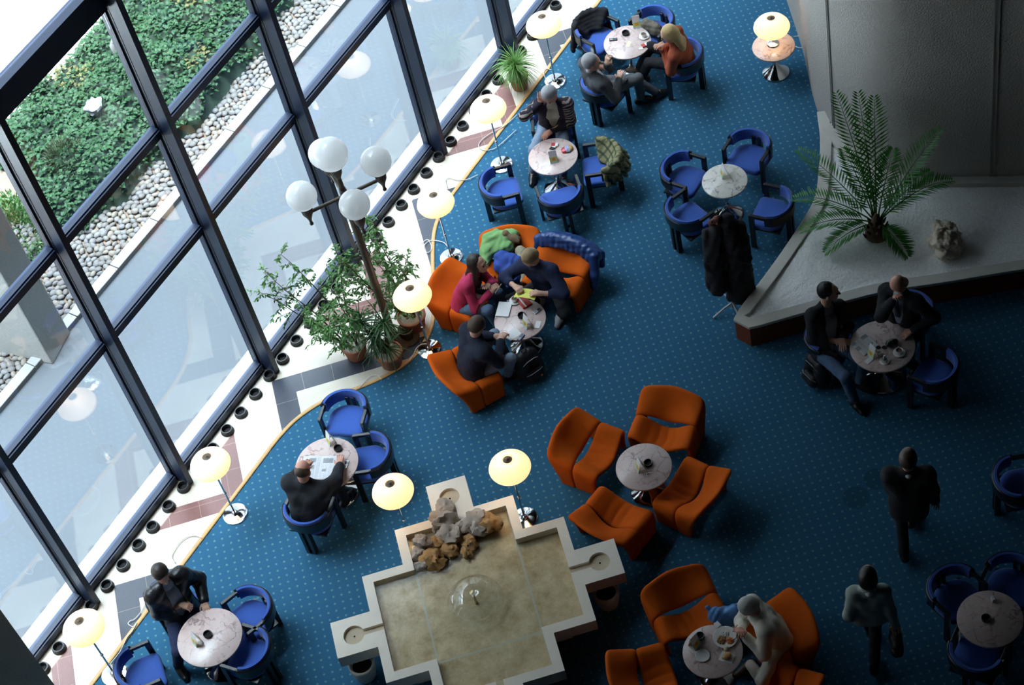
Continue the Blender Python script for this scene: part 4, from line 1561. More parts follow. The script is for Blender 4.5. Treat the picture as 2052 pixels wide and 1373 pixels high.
def surface_nets(F, lo, h):
    ins = F < 0
    c = np.zeros(tuple(s - 1 for s in F.shape), np.int8)
    for dx in (0, 1):
        for dy in (0, 1):
            for dz in (0, 1):
                c += ins[dx:F.shape[0] - 1 + dx, dy:F.shape[1] - 1 + dy, dz:F.shape[2] - 1 + dz]
    mask = (c > 0) & (c < 8)
    I, J, K = np.nonzero(mask)
    idx = np.full(mask.shape, -1, np.int32)
    idx[mask] = np.arange(len(I))
    acc = np.zeros((len(I), 3))
    cnt = np.zeros(len(I))
    cor = [(a, b, d) for a in (0, 1) for b in (0, 1) for d in (0, 1)]
    for p in cor:
        for axis in range(3):
            if p[axis]:
                continue
            q = list(p)
            q[axis] = 1
            f0 = F[I + p[0], J + p[1], K + p[2]]
            f1 = F[I + q[0], J + q[1], K + q[2]]
            m = (f0 < 0) != (f1 < 0)
            t = np.where(m, f0 / np.where(m, f0 - f1, 1), 0)
            pos = np.array(p, float)[None, :].repeat(len(I), 0)
            pos[:, axis] += t
            acc += pos * m[:, None]
            cnt += m
    V = (np.stack([I, J, K], 1) + acc / cnt[:, None]) * h + lo
    faces = []
    for axis in range(3):
        a1, a2 = [(1, 2), (2, 0), (0, 1)][axis]
        sl0 = [slice(None)] * 3
        sl1 = [slice(None)] * 3
        sl0[axis] = slice(0, F.shape[axis] - 1)
        sl1[axis] = slice(1, F.shape[axis])
        s0, s1 = ins[tuple(sl0)], ins[tuple(sl1)]
        x = s0 != s1
        P = np.stack(np.nonzero(x), 1)
        ok = np.all(P[:, [a1, a2]] > 0, 1) & (P[:, a1] < F.shape[a1] - 1) & (P[:, a2] < F.shape[a2] - 1)
        P = P[ok]
        flip = s0[P[:, 0], P[:, 1], P[:, 2]]
        def cell(d1, d2):
            Q = P.copy()
            Q[:, a1] += d1
            Q[:, a2] += d2
            return idx[Q[:, 0], Q[:, 1], Q[:, 2]]
        q = np.stack([cell(-1, -1), cell(0, -1), cell(0, 0), cell(-1, 0)], 1)
        q[~flip] = q[~flip][:, ::-1]
        faces.append(q)
    Q = np.concatenate(faces)
    return V, Q[np.all(Q >= 0, 1)]

def mesh_obj(name, VQ, mat, parent, relax=1):
    V, Q = VQ
    if relax:
        for _ in range(relax):          # one gentle smoothing pass
            s = np.zeros_like(V)
            n = np.zeros(len(V))
            for a, b in ((0, 1), (1, 2), (2, 3), (3, 0)):
                np.add.at(s, Q[:, a], V[Q[:, b]])
                np.add.at(n, Q[:, a], 1)
            V = V * 0.5 + 0.5 * s / np.maximum(n, 1)[:, None]
    me = bpy.data.meshes.new(name)
    me.vertices.add(len(V))
    me.vertices.foreach_set('co', V.astype(np.float32).ravel())
    me.loops.add(Q.size)
    me.loops.foreach_set('vertex_index', Q.astype(np.int32).ravel())
    me.polygons.add(len(Q))
    me.polygons.foreach_set('loop_start', np.arange(0, Q.size, 4, dtype=np.int32))
    me.polygons.foreach_set('use_smooth', np.ones(len(Q), bool))
    me.update(calc_edges=True)
    me.validate()
    me.materials.append(mat)
    o = bpy.data.objects.new(name, me)
    COL.objects.link(o)
    o.parent = parent
    return o

def unit(v):
    v = np.array(v, float)
    return v / max(np.linalg.norm(v), 1e-9)

def ik(a, t, l1, l2, pole):
    a, t = np.array(a, float), np.array(t, float)
    d = t - a
    L = np.linalg.norm(d)
    L_ = min(max(L, abs(l1 - l2) + 0.02), (l1 + l2) * 0.995)
    d = d / max(L, 1e-9)
    t = a + d * L_
    x = (l1 * l1 - l2 * l2 + L_ * L_) / (2 * L_)
    r = math.sqrt(max(l1 * l1 - x * x, 0))
    p = np.array(pole, float)
    p = p - d * (p @ d)
    p = unit(p)
    return a + d * x + p * r, t

SKINS = {'fair': (0.62, 0.36, 0.26), 'tan': (0.50, 0.27, 0.18), 'ruddy': (0.60, 0.30, 0.22)}
def skin_mat(k):
    return M('skin_' + k, SKINS[k], rough=0.5, var=0.10, vs=25, spec=0.4)

def person(label, pos, yaw, hip_z, head, look, lh, rh, lf, rf, top, legs, shoes, hair, skin='fair', twist=0.0, standing=False,
           lh_dir=None, rh_dir=None, sleeve=1.0, open_front=None, collar=None, tie=None, glasses=False, slim=1.0, skirt=0.10, grip=('rest', 'rest'),
           lk=(-0.15, 0.7, 0.7), rk=(0.15, 0.7, 0.7), le=(-0.7, -0.35, -0.6), re=(0.7, -0.35, -0.6), top_name='jacket', legs_name='trousers', neckband=None, lt_dir=None, rt_dir=None, seed=1, bulk=0.0):
    root = thing('person', label, 'person', (pos[0], pos[1], 0), yaw)
    H = np.array((0, 0, hip_z), float)
    HC = np.array(head, float)                    # head centre
    lookd = unit(np.array(look, float) - HC)
    up0 = unit(HC - H)
    NB = HC - up0 * 0.12 - lookd * 0.035 - np.array((0, 0, 0.075))     # base of neck
    ax = np.array((math.cos(twist), math.sin(twist), 0))
    tu = unit(NB - H)
    sx = unit(ax - tu * (ax @ tu))
    fwd = np.cross(tu, sx)
    if fwd @ np.array((0, 1, 0)) < 0 and abs(twist) < 1.5:
        fwd = -fwd
    hx = np.array((1.0, 0, 0))
    SW = 0.172 * slim
    SH = {s: NB - tu * 0.055 + sx * s * SW for s in (-1, 1)}
    HJ = {s: H + hx * s * 0.088 for s in (-1, 1)}
    EL, WR = {}, {}
    for s, t, pole in ((-1, lh, le), (1, rh, re)):
        EL[s], WR[s] = ik(SH[s], t, 0.285, 0.250, pole)
    KN, AN = {}, {}
    l1, l2 = (0.43, 0.42) if standing else (0.415, 0.375)
    for s, t, pole in ((-1, lf, lk), (1, rf, rk)):
        KN[s], AN[s] = ik(HJ[s], t, l1, l2, pole)
    CH = H + (NB - H) * 0.66 - fwd * 0.015
    WA = H + (NB - H) * 0.30 - fwd * (0.0 if standing else 0.02)
    def torso(S, g, low=True, k=0.05):
        w = slim
        for s in (-1, 1):
            S.cap(WA + sx * s * 0.050 * w, CH + sx * s * 0.068 * w, 0.092 * w + g, 0.100 * w + g, k)
            if low:
                S.cap(H + hx * s * 0.060, WA + sx * s * 0.050 * w, 0.105 + g, 0.092 * w + g, k)
            S.cap(CH + sx * s * 0.075 * w, SH[s] - sx * s * 0.01, 0.085 * w + g, 0.058 * w + g, k)
            S.cap(NB + tu * 0.01, SH[s], 0.045 + g * 0.6, 0.055 * w + g, k)
    # ---- body: one continuous skin
    B = Sdf()
    torso(B, -0.014)
    B.cap(NB - tu * 0.03, HC - lookd * 0.028 - up0 * 0.06, 0.056, 0.050, 0.03)
    f = lookd
    side = np.cross(f, np.array((0, 0, 1.0)))
    side = unit(side) if np.linalg.norm(side) > 0.05 else sx
    hu = np.cross(side, f)
    Ax = [side, f, hu]
    def hp(x, y, z):
        return HC + side * x + f * y + hu * z
    B.ell(hp(0, -0.015, 0.030), (0.074, 0.094, 0.082), Ax, 0.02)
    B.ell(hp(0, 0.022, -0.030), (0.060, 0.070, 0.086), Ax, 0.03)
    B.ell(hp(0, 0.048, -0.090), (0.034, 0.036, 0.028), Ax, 0.03)
    B.cap(hp(0, 0.088, 0.008), hp(0, 0.108, -0.032), 0.010, 0.015, 0.014)
    B.cap(hp(-0.034, 0.076, 0.024), hp(0.034, 0.076, 0.024), 0.011, 0.011, 0.02)
    B.ell(hp(0, 0.082, -0.066), (0.024, 0.012, 0.010), Ax, 0.010)
    for s in (-1, 1):
        B.ell(hp(s * 0.076, -0.008, -0.018), (0.011, 0.022, 0.033), Ax, 0.008)
        B.ell(hp(s * 0.031, 0.094, 0.004), (0.016, 0.013, 0.010), Ax, 0.008, 's')
    for s in (-1, 1):
        B.cap(SH[s], EL[s], 0.048, 0.038, 0.03)
        B.cap(EL[s], WR[s], 0.039, 0.026, 0.02)
        B.cap(HJ[s], KN[s], 0.075, 0.050, 0.04)
        B.cap(KN[s], AN[s], 0.052, 0.036, 0.03)
        # hand
        d = unit(WR[s] - EL[s])
        dd = lh_dir if s < 0 else rh_dir
        if dd is not None:
            d = unit(dd)
        nrm = np.array((0, 0, -1.0))
        nrm = nrm - d * (nrm @ d)
        if np.linalg.norm(nrm) < 0.2:
            nrm = -fwd - d * (-fwd @ d)
        nrm = unit(nrm)
        lat = np.cross(nrm, d) * s            # toward the thumb is inward
        mode = grip[0] if s < 0 else grip[1]
        curl = {'rest': 0.45, 'grip': 1.25, 'flat': 0.12}[mode]
        W = WR[s]
        inw = np.cross(d, nrm)
        if inw @ (sx * -s) < 0:
            inw = -inw
        B.cap(W, W + d * 0.03, 0.026, 0.030, 0.02)
        for q in (-0.026, -0.009, 0.009, 0.026):
            B.cap(W + d * 0.02 + inw * q * 0.7, W + d * 0.082 + inw * q, 0.015, 0.0135, 0.012)
        for q, l in ((-0.031, 0.058), (-0.0105, 0.070), (0.0105, 0.074), (0.031, 0.066)):
            b0 = W + d * 0.085 + inw * q
            a1 = curl * 0.55
            b1 = b0 + (d * math.cos(a1) + nrm * math.sin(a1)) * l * 0.55 + inw * q * 0.10
            a2 = curl * 1.5
            b2 = b1 + (d * math.cos(a2) + nrm * math.sin(a2)) * l * 0.52
            B.cap(b0, b1, 0.0098, 0.0088, 0.004)
            B.cap(b1, b2, 0.0088, 0.0072, 0.004)
        t0 = W + d * 0.028 + inw * 0.026
        t1 = t0 + (d * 0.62 + inw * 0.72 + nrm * 0.30) * 0.040
        t2 = t1 + (d * 0.90 + inw * (0.25 if mode != 'grip' else -0.25) + nrm * 0.30) * 0.034
        B.cap(t0, t1, 0.014, 0.011, 0.012)
        B.cap(t1, t2, 0.0105, 0.0085, 0.006)
    for s in (-1, 1):
        td = lt_dir if s < 0 else rt_dir
        td = unit(td) if td is not None else unit((s * 0.18, 1, 0))
        B.cap(AN[s], AN[s] + td * 0.10 + np.array((0, 0, -0.045)), 0.034, 0.026, 0.03)
    mesh_obj('body', B.mesh(0.0075), skin_mat(skin), root)
    eyes = MB()
    for s in (-1, 1):
        c_ = hp(s * 0.031, 0.084, 0.003)
        eyes.blob(tuple(c_), (0.0105, 0.0105, 0.0105), 0, 0.0, 10, 7)
    eyes.build('eyes', M('dark_eye', (0.03, 0.02, 0.015), rough=0.2), root, smooth='all')
    # ---- top
    T = Sdf()
    g = 0.012 + bulk
    torso(T, g)
    for s in (-1, 1):
        T.cap(H + hx * s * 0.062 + np.array((0, 0, -0.02 if not standing else -skirt)), WA + sx * s * 0.05, 0.112 + g, 0.10 + g, 0.05)
        T.cap(SH[s], EL[s], 0.058 * slim + g, 0.050 * slim + g * 0.9, 0.04)
        if sleeve > 0.2:
            e = EL[s] + (WR[s] - EL[s]) * sleeve * 0.97
            T.cap(EL[s], e, 0.050 * slim + g * 0.9, 0.036 + g * 0.6, 0.03)
    T.cap(NB - tu * 0.02, NB + tu * 0.028, 0.060 + g * 0.4, 0.056 + g * 0.3, 0.03)
    for s in (-1, 1):       # cut the lap free so the thighs and seat show
        if not standing:
            T.cap(HJ[s] + unit(KN[s] - HJ[s]) * 0.20, KN[s], 0.10, 0.10, 0.02, 's')
    if open_front is not None:
        depth = open_front
        fr = fwd * 0.135
        T.cap(NB + fwd * 0.075 + tu * 0.03, NB + fwd * 0.105 - tu * depth * 0.5, 0.060, 0.072, 0.012, 's')
        T.cap(NB + fwd * 0.105 - tu * depth * 0.5, NB + fwd * 0.135 - tu * depth, 0.072, 0.050, 0.012, 's')
    mesh_obj(top_name, T.mesh(0.0105, 0.0022, seed), top, root)
    if open_front is not None and collar is not None:
        C_ = Sdf()
        torso(C_, 0.006)
        C_.cap(NB - tu * 0.02, NB + tu * 0.036, 0.064, 0.060, 0.02)
        mesh_obj('shirt', C_.mesh(0.0105, 0.001, seed), collar, root)
        if tie is not None:
            tb = Sdf()
            p0, p1 = NB + fwd * 0.062 + tu * 0.005, NB + fwd * 0.104 - tu * 0.13
            p2 = NB + fwd * 0.098 - tu * 0.27
            tb.cap(p0, p0 - tu * 0.02, 0.018, 0.013, 0.01)
            for q in (-0.012, 0, 0.012):
                tb.cap(p0 - tu * 0.02 + sx * q * 0.4, p1 + sx * q, 0.010, 0.011, 0.01)
                tb.cap(p1 + sx * q, p2 + sx * q * 1.5, 0.011, 0.012, 0.01)
            mesh_obj('necktie', tb.mesh(0.006), tie, root)
    if neckband is not None:
        nb_ = Sdf()
        for s in (-1, 1):
            nb_.cap(NB + tu * 0.03 + sx * s * 0.045 - fwd * 0.02, NB + tu * 0.028 - fwd * 0.062, 0.022, 0.022, 0.02)
            nb_.cap(NB + tu * 0.03 + sx * s * 0.045 - fwd * 0.02, NB + tu * 0.01 + fwd * 0.06 + sx * s * 0.02, 0.022, 0.018, 0.02)
        mesh_obj('collar', nb_.mesh(0.008), neckband, root)
    # ---- trousers
    P = Sdf()
    for s in (-1, 1):
        P.cap(H + hx * s * 0.060, WA + sx * s * 0.045, 0.110, 0.090, 0.04)
        P.cap(HJ[s], KN[s], 0.090, 0.062, 0.05)
        P.cap(KN[s], AN[s] + (KN[s] - AN[s]) * 0.08, 0.062, 0.052, 0.03)
    mesh_obj(legs_name, P.mesh(0.0105, 0.0025, seed + 3), legs, root)
    # ---- shoes
    for s in (-1, 1):
        td = lt_dir if s < 0 else rt_dir
        td = unit(td) if td is not None else unit((s * 0.18, 1, 0))
        Q = Sdf()
        a = AN[s]
        base = a + np.array((0, 0, -0.045))
        Q.cap(base - td * 0.045, base + td * 0.06, 0.042, 0.044, 0.03)
        Q.cap(base + td * 0.06, base + td * 0.150 + np.array((0, 0, -0.012)), 0.044, 0.031, 0.03)
        Q.cap(a, base, 0.044, 0.044, 0.03)
        Q.half(base + np.array((0, 0, -0.040)), (0, 0, -1))
        mesh_obj('shoe', Q.mesh(0.0085), shoes, root)
    # ---- hair
    style, hm = hair
    if style != 'bald':
        R = Sdf()
        if style == 'fringe':
            R.ell(hp(0, -0.022, 0.008), (0.079, 0.096, 0.075), Ax, 0.02)
            R.ell(hp(0, 0.0, 0.080), (0.078, 0.100, 0.072), Ax, 0.01, 's')
            R.ell(hp(0, 0.085, 0.0), (0.085, 0.095, 0.12), Ax, 0.012, 's')
        else:
            R.ell(hp(0, -0.030, 0.036), (0.083, 0.095, 0.088), Ax, 0.02)
            R.ell(hp(0, -0.045, -0.012), (0.078, 0.072, 0.070), Ax, 0.03)
            if style in ('long', 'pony', 'bob'):
                R.ell(hp(0, -0.04, -0.03), (0.086, 0.082, 0.10), Ax, 0.03)
            R.ell(hp(0, 0.105, -0.035), (0.072, 0.078, 0.100), Ax, 0.015, 's')
            R.ell(hp(0, 0.108, 0.012), (0.066, 0.060, 0.085), Ax, 0.015, 's')
            if style == 'long':
                for s in (-1, 1):
                    R.cap(hp(s * 0.062, -0.01, -0.02), NB + fwd * 0.07 + sx * s * 0.085 - tu * 0.06, 0.030, 0.030, 0.03)
                    R.cap(NB + fwd * 0.07 + sx * s * 0.085 - tu * 0.06, NB + fwd * 0.10 + sx * s * 0.07 - tu * 0.22, 0.030, 0.014, 0.03)
                R.cap(hp(0, -0.06, -0.04), NB - fwd * 0.05 - tu * 0.02, 0.055, 0.045, 0.03)
            if style == 'pony':
                for q in (-0.05, 0, 0.05):
                    R.cap(hp(q * 0.6, -0.05, -0.05), NB - fwd * 0.075 + sx * q - tu * 0.05, 0.045, 0.04, 0.03)
                    R.cap(NB - fwd * 0.075 + sx * q - tu * 0.05, NB - fwd * 0.095 + sx * q * 0.8 - tu * 0.16, 0.04, 0.018, 0.03)
        mesh_obj('hair', R.mesh(0.0075, 0.0012, seed), hm, root)
    if glasses:
        gl = MB()
        for s in (-1, 1):
            c_ = hp(s * 0.033, 0.103, 0.0)
            pts = [c_ + side * (0.020 * math.cos(a_)) + hu * (0.015 * math.sin(a_)) for a_ in [2 * PI * k_ / 14 for k_ in range(14)]]
            gl.tube([tuple(p_) for p_ in pts], 0.0018, 5, closed=True)
            gl.tube([tuple(hp(s * 0.053, 0.10, 0.003)), tuple(hp(s * 0.078, 0.0, 0.004))], 0.0018, 5)
        gl.tube([tuple(hp(-0.013, 0.104, 0.0)), tuple(hp(0.013, 0.104, 0.0))], 0.0018, 5)
        gl.build('glasses', M('steel_spectacles', (0.5, 0.5, 0.5), rough=0.25, metal=1.0), root)
    return root

SUIT_G = M('grey_suit_wool', (0.085, 0.088, 0.098), rough=0.9, var=0.15, vs=60, bmp=0.2, bs=400)
SUIT_B = M('black_suit_wool', (0.014, 0.015, 0.020), rough=0.9, var=0.2, vs=60)
NAVY = M('navy_cloth', (0.010, 0.018, 0.060), rough=0.9, var=0.2, vs=40)
NAVYK = M('navy_knit', (0.012, 0.016, 0.035), rough=0.95, var=0.2, vs=90)
LEATHER = M('black_leather', (0.008, 0.008, 0.010), rough=0.36, var=0.3, vs=12, bmp=0.4, bs=70)
PINK = M('raspberry_knit', (0.42, 0.022, 0.085), rough=0.9, var=0.15, vs=60, bmp=0.2, bs=300)
RUST = pattern_mat('rust_orange_knit', lambda nt, co: mix_col(nt, noise_fac(nt, co, 70, 3), (0.24, 0.055, 0.028), (0.48, 0.13, 0.07)), rough=0.95, spec=0.1, bmp=0.6, bs=90)
BEIGE = M('beige_cotton', (0.78, 0.73, 0.62), rough=0.9, var=0.10, vs=20)
GREYSHIRT = M('grey_shirt', (0.33, 0.32, 0.35), rough=0.9, var=0.1)
BLUESHIRT = M('pale_blue_shirt', (0.36, 0.44, 0.56), rough=0.9, var=0.1)
STEELSHIRT = M('steel_blue_shirt', (0.25, 0.32, 0.42), rough=0.9, var=0.15)
JEANS = M('blue_denim', (0.085, 0.145, 0.25), rough=0.95, var=0.3, vs=25, bmp=0.2, bs=400)
PALEJEANS = M('washed_denim', (0.19, 0.25, 0.34), rough=0.95, var=0.25, vs=22)
DARKTR = M('black_trousers', (0.010, 0.010, 0.013), rough=0.9)
BLOUSE = M('sage_grey_blouse', (0.34, 0.40, 0.36), rough=0.85, var=0.10, vs=14)
WHITESH = M('white_cotton', (0.70, 0.70, 0.70), rough=0.9, var=0.05)
BSHOE = M('black_shoe_leather', (0.010, 0.010, 0.011), rough=0.3)
TANSHOE = M('brown_shoe', (0.09, 0.055, 0.035), rough=0.5)
WSHOE = M('white_sneaker', (0.62, 0.62, 0.62), rough=0.6, var=0.3, vs=30)
H_GREY = M('grey_hair', (0.30, 0.30, 0.31), rough=0.6, var=0.35, vs=60)
H_BLOND = M('blonde_hair', (0.55, 0.38, 0.17), rough=0.55, var=0.3, vs=50)
H_SAND = M('sandy_hair', (0.30, 0.20, 0.11), rough=0.7, var=0.3, vs=60)
H_DARK = M('dark_brown_hair', (0.022, 0.014, 0.010), rough=0.5, var=0.4, vs=60)
H_BLACK = M('black_hair', (0.008, 0.007, 0.007), rough=0.45, var=0.4, vs=60)
H_WHITE = M('white_hair', (0.52, 0.51, 0.49), rough=0.7, var=0.25, vs=60)
H_BROWN = M('brown_hair', (0.06, 0.035, 0.022), rough=0.6, var=0.4, vs=60)
def stripes(nt, co):
    x, y, z = sep(nt, co)
    w = math_node(nt, 'ADD', math_node(nt, 'MULTIPLY', z, 24.0), math_node(nt, 'MULTIPLY', noise_fac(nt, co, 12, 3), 1.6))
    t = math_node(nt, 'FRACT', w)
    edge = math_node(nt, 'GREATER_THAN', math_node(nt, 'ABSOLUTE', x), 0.165)
    band = math_node(nt, 'MULTIPLY', lt(nt, t, 0.42), edge)
    base = mix_col(nt, noise_fac(nt, co, 16, 4), (0.012, 0.013, 0.030), (0.06, 0.045, 0.055))
    return mix_col(nt, band, base, (0.30, 0.25, 0.22))
PATTERN = pattern_mat('striped_knit_jacket', stripes, rough=0.95, spec=0.1)
CREAM = M('cream_shirt', (0.45, 0.42, 0.33), rough=0.9, var=0.3, vs=25)
def tie_stripes(nt, co):
    x, y, z = sep(nt, co)
    t = math_node(nt, 'FRACT', math_node(nt, 'MULTIPLY', math_node(nt, 'ADD', x, z), 38.0))
    return mix_col(nt, lt(nt, t, 0.4), (0.02, 0.035, 0.10), (0.13, 0.19, 0.32))
TIE = pattern_mat('striped_tie', tie_stripes, rough=0.6)
Q = LAY['P']
person('grey haired man in a grey suit sitting with hand at his chin and legs stretched', top=SUIT_G, legs=SUIT_G, shoes=BSHOE, hair=('short', H_GREY), open_front=0.22, collar=GREYSHIRT, seed=1,
       lh_dir=(-0.1, 0.3, 0.9), grip=('grip', 'rest'), le=(-0.5, 0.3, -0.8), rt_dir=(0.25, 1, 0), lt_dir=(-0.1, 1, 0), **Q['grey'])
person('blonde woman in a rust orange sweater sitting with hands raised by her chest', top=RUST, legs=DARKTR, shoes=TANSHOE, hair=('pony', H_BLOND), slim=0.92, top_name='sweater', seed=2,
       lh_dir=(0.3, 0.3, 0.9), rh_dir=(-0.3, 0.3, 0.9), grip=('grip', 'grip'), **Q['blonde'])
person('man in a dark striped jacket and jeans leaning his head on one hand', top=PATTERN, legs=PALEJEANS, shoes=BSHOE, hair=('short', H_GREY), skin='ruddy', open_front=0.36, collar=CREAM, seed=3,
       rh_dir=(-0.2, 0.0, 1), lh_dir=(0.8, 0.6, -0.1), re=(0.8, 0.2, -0.5), grip=('rest', 'rest'), **Q['pattern'])
person('dark haired woman in a raspberry pink sweater writing on her lap', top=PINK, legs=JEANS, shoes=BSHOE, hair=('long', H_DARK), slim=0.88, top_name='sweater', seed=4, grip=('rest', 'grip'), **Q['pink'])
person('blond man in a navy hooded sweater bending over a yellow sheet', top=NAVY, legs=DARKTR, shoes=WSHOE, hair=('short', H_SAND), top_name='sweater', seed=5, bulk=0.008, sleeve=0.55, grip=('grip', 'grip'),
       lk=(-0.6, 0.6, 0.6), rk=(0.5, 0.6, 0.6), le=(-0.9, -0.1, -0.4), re=(0.9, -0.1, -0.4), **Q['blond'])
person('balding man in a navy sweater seen from behind at the crowded table', top=NAVYK, legs=PALEJEANS, shoes=BSHOE, hair=('short', H_BROWN), top_name='sweater', seed=6, bulk=0.014, sleeve=0.9, grip=('grip', 'grip'),
       lk=(-0.3, 0.6, 0.7), rk=(0.4, 0.6, 0.7), lh_dir=(0.6, 0.8, 0), rh_dir=(-0.5, 0.8, 0), **Q['navy'])
person('dark haired man in a black blazer, grey shirt and jeans with clasped hands', top=SUIT_B, legs=JEANS, shoes=BSHOE, hair=('short', H_BLACK), open_front=0.42, collar=GREYSHIRT, seed=7,
       lh_dir=(0.7, 0.7, 0), rh_dir=(-0.7, 0.7, 0), **Q['blazer'])
person('bald man in a dark suit and striped tie with his hand at his nose', top=SUIT_B, legs=SUIT_B, shoes=BSHOE, hair=('bald', None), skin='ruddy', open_front=0.36, collar=BLUESHIRT, tie=TIE, seed=8,
       rh_dir=(-0.4, 0.2, 0.9), grip=('rest', 'grip'), re=(0.5, 0.4, -0.8), bulk=0.006, **Q['bald'])
person('bald man in a black suit seen from behind reading the newspaper', top=SUIT_B, legs=SUIT_B, shoes=BSHOE, hair=('fringe', H_BROWN), skin='ruddy', seed=9, bulk=0.014, lh_dir=(0.3, 1, -0.1), rh_dir=(-0.3, 1, 0.1), **Q['reader'])
person('dark haired man in a black leather jacket looking at his phone', top=LEATHER, legs=NAVY, shoes=BSHOE, hair=('short', H_DARK), open_front=0.50, collar=STEELSHIRT, seed=10, bulk=0.016,
       grip=('rest', 'grip'), re=(0.7, -0.4, -0.5), le=(-0.6, -0.5, -0.6), rh_dir=(-0.5, 0.8, 0.1), **Q['leather'])
person('white haired man with glasses in a beige shirt bending over his plate', top=BEIGE, legs=BEIGE, shoes=TANSHOE, hair=('short', H_WHITE), skin='ruddy', top_name='shirt', seed=11, bulk=0.008, glasses=True, grip=('grip', 'grip'), lk=(-0.8, 0.5, 0.2), rk=(0.95, 0.4, -0.1), **Q['beige'])
person('man in a dark suit walking away across the carpet', top=SUIT_B, legs=SUIT_B, shoes=BSHOE, hair=('short', H_BROWN), standing=True, neckband=WHITESH, seed=12, skirt=0.16, bulk=0.008, lk=(-0.05, 1, 0.1), rk=(0.05, 1, 0.1),
       re=(0.3, -0.9, 0), le=(-0.4, -0.9, 0), **Q['walkman'])
person('black haired woman in a sage grey blouse and black trousers walking away', top=BLOUSE, legs=DARKTR, shoes=BSHOE, hair=('bob', H_BLACK), standing=True, neckband=WHITESH, seed=13, slim=0.80, skirt=0.04, top_name='blouse', lk=(-0.05, 1, 0.1), rk=(0.05, 1, 0.1),
       re=(0.25, -0.9, 0), le=(-0.3, -0.9, 0), grip=('rest', 'grip'), **Q['walkwoman'])

# ================================================================ things on tables, seats and floor
X_ = LAY['X']
WHITE = M('white_china', (0.78, 0.77, 0.74), rough=0.25, var=0.03)
PAPER = M('white_paper', (0.76, 0.76, 0.76), rough=0.8, var=0.04)
BLACKP = M('black_plastic', (0.012, 0.012, 0.014), rough=0.3)
SILVERP = M('silver_plastic', (0.42, 0.44, 0.47), rough=0.35, metal=0.4)
def clear_mat():
    m, nt, out = new_mat('clear_tumbler_glass')
    gl = N(nt, 'BsdfGlossy')
    gl.inputs['Roughness'].default_value = 0.03
    tp = N(nt, 'BsdfTransparent')
    tp.inputs['Color'].default_value = (0.90, 0.92, 0.92, 1)
    mx = N(nt, 'MixShader')
    mx.inputs[0].default_value = 0.16
    nt.links.new(tp.outputs[0], mx.inputs[1])
    nt.links.new(gl.outputs[0], mx.inputs[2])
    nt.links.new(mx.outputs[0], out.inputs[0])
    return m
CLEAR = clear_mat()
def card_colour(nt, co):
    x, y, z = sep(nt, co)
    low = lt(nt, z, 0.085)
    n = noise_fac(nt, co, 16, 3)
    pic = mix_col(nt, n, (0.62, 0.62, 0.16), (0.45, 0.66, 0.22))
    dx = math_node(nt, 'MULTIPLY', x, x)
    dz = math_node(nt, 'POWER', math_node(nt, 'SUBTRACT', z, 0.055), 2.0)
    spot = lt(nt, math_node(nt, 'ADD', dx, dz), 0.00042)
    pic = mix_col(nt, spot, pic, (0.85, 0.28, 0.05))
    blu = lt(nt, z, 0.022)
    pic = mix_col(nt, blu, pic, (0.48, 0.66, 0.72))
    return mix_col(nt, low, (0.80, 0.80, 0.80), pic)
CARD = pattern_mat('printed_menu_card', card_colour, rough=0.5)
def at_x(k):
    x, y, z, r = X_[k]
    return (x, y, z), r
def menu(k, label, w=0.092, h=0.170, spread=0.042):
    p, r = at_x(k)
    t = thing('menu_card', label, 'menu card', (p[0], p[1], p[2]), r, 'folded menu cards on the tables')
    for s in (-1, 1):
        b = MB()
        v = []
        for th in (0.0, 0.0018):
            v += [(-w / 2, s * (spread + th), 0.0), (w / 2, s * (spread + th), 0.0), (w / 2, s * (th + 0.0005), h), (-w / 2, s * (th + 0.0005), h)]
        b.add(v, [(0, 1, 2, 3), (7, 6, 5, 4), (0, 4, 5, 1), (1, 5, 6, 2), (2, 6, 7, 3), (3, 7, 4, 0)])
        b.build('panel', CARD, t)
for k, lb in (('menu_top', 'folded menu card on the table of the grey suited man and the blonde woman'), ('menu_two', 'folded menu card next to a red snack bag'),
              ('menu_four', 'folded menu card alone on the small white marble table'), ('menu_five', 'folded menu card on the crowded table of the three students'),
              ('menu_six', 'folded menu card beside an ashtray on the table among empty orange chairs'), ('menu_right', 'folded menu card on the two businessmen\'s table'),
              ('menu_man', 'folded menu card behind the open newspaper'), ('menu_left', 'folded menu card on the leather jacketed man\'s table'), ('menu_bot', 'folded menu card on the table with the plate of food')):
    menu(k, lb)
def make_ash():
    t = thing('ashtray', '', 'ashtray', (0, 0, 0), 0, 'black ashtrays')
    MB().lathe([(0.040, 0), (0.044, 0.004), (0.045, 0.030), (0.042, 0.034), (0.036, 0.032), (0.034, 0.010)], 28, cap=False).build('rim', BLACKP, t, smooth=True)
    MB().lathe([(0.036, 0.003), (0.036, 0.009)], 24).build('tray', HOLE, t)
    return t
put_ash = placer(make_ash)
for k, lb in (('top', 'black ashtray on the grey suited man\'s table'), ('man', 'black ashtray beside the newspaper'), ('left', 'black ashtray on the leather jacketed man\'s table'), ('six', 'black ashtray on the table among empty orange chairs'),
              ('five', 'black ashtray on the students\' crowded table'), ('lr', 'black ashtray on the lower right table'), ('bot', 'black ashtray on the table with the plate of food')):
    p, r = at_x('ash_' + k)
    put_ash(p, 0, lb, 'black ashtrays')
COFFEE = M('coffee', (0.10, 0.045, 0.02), rough=0.2)
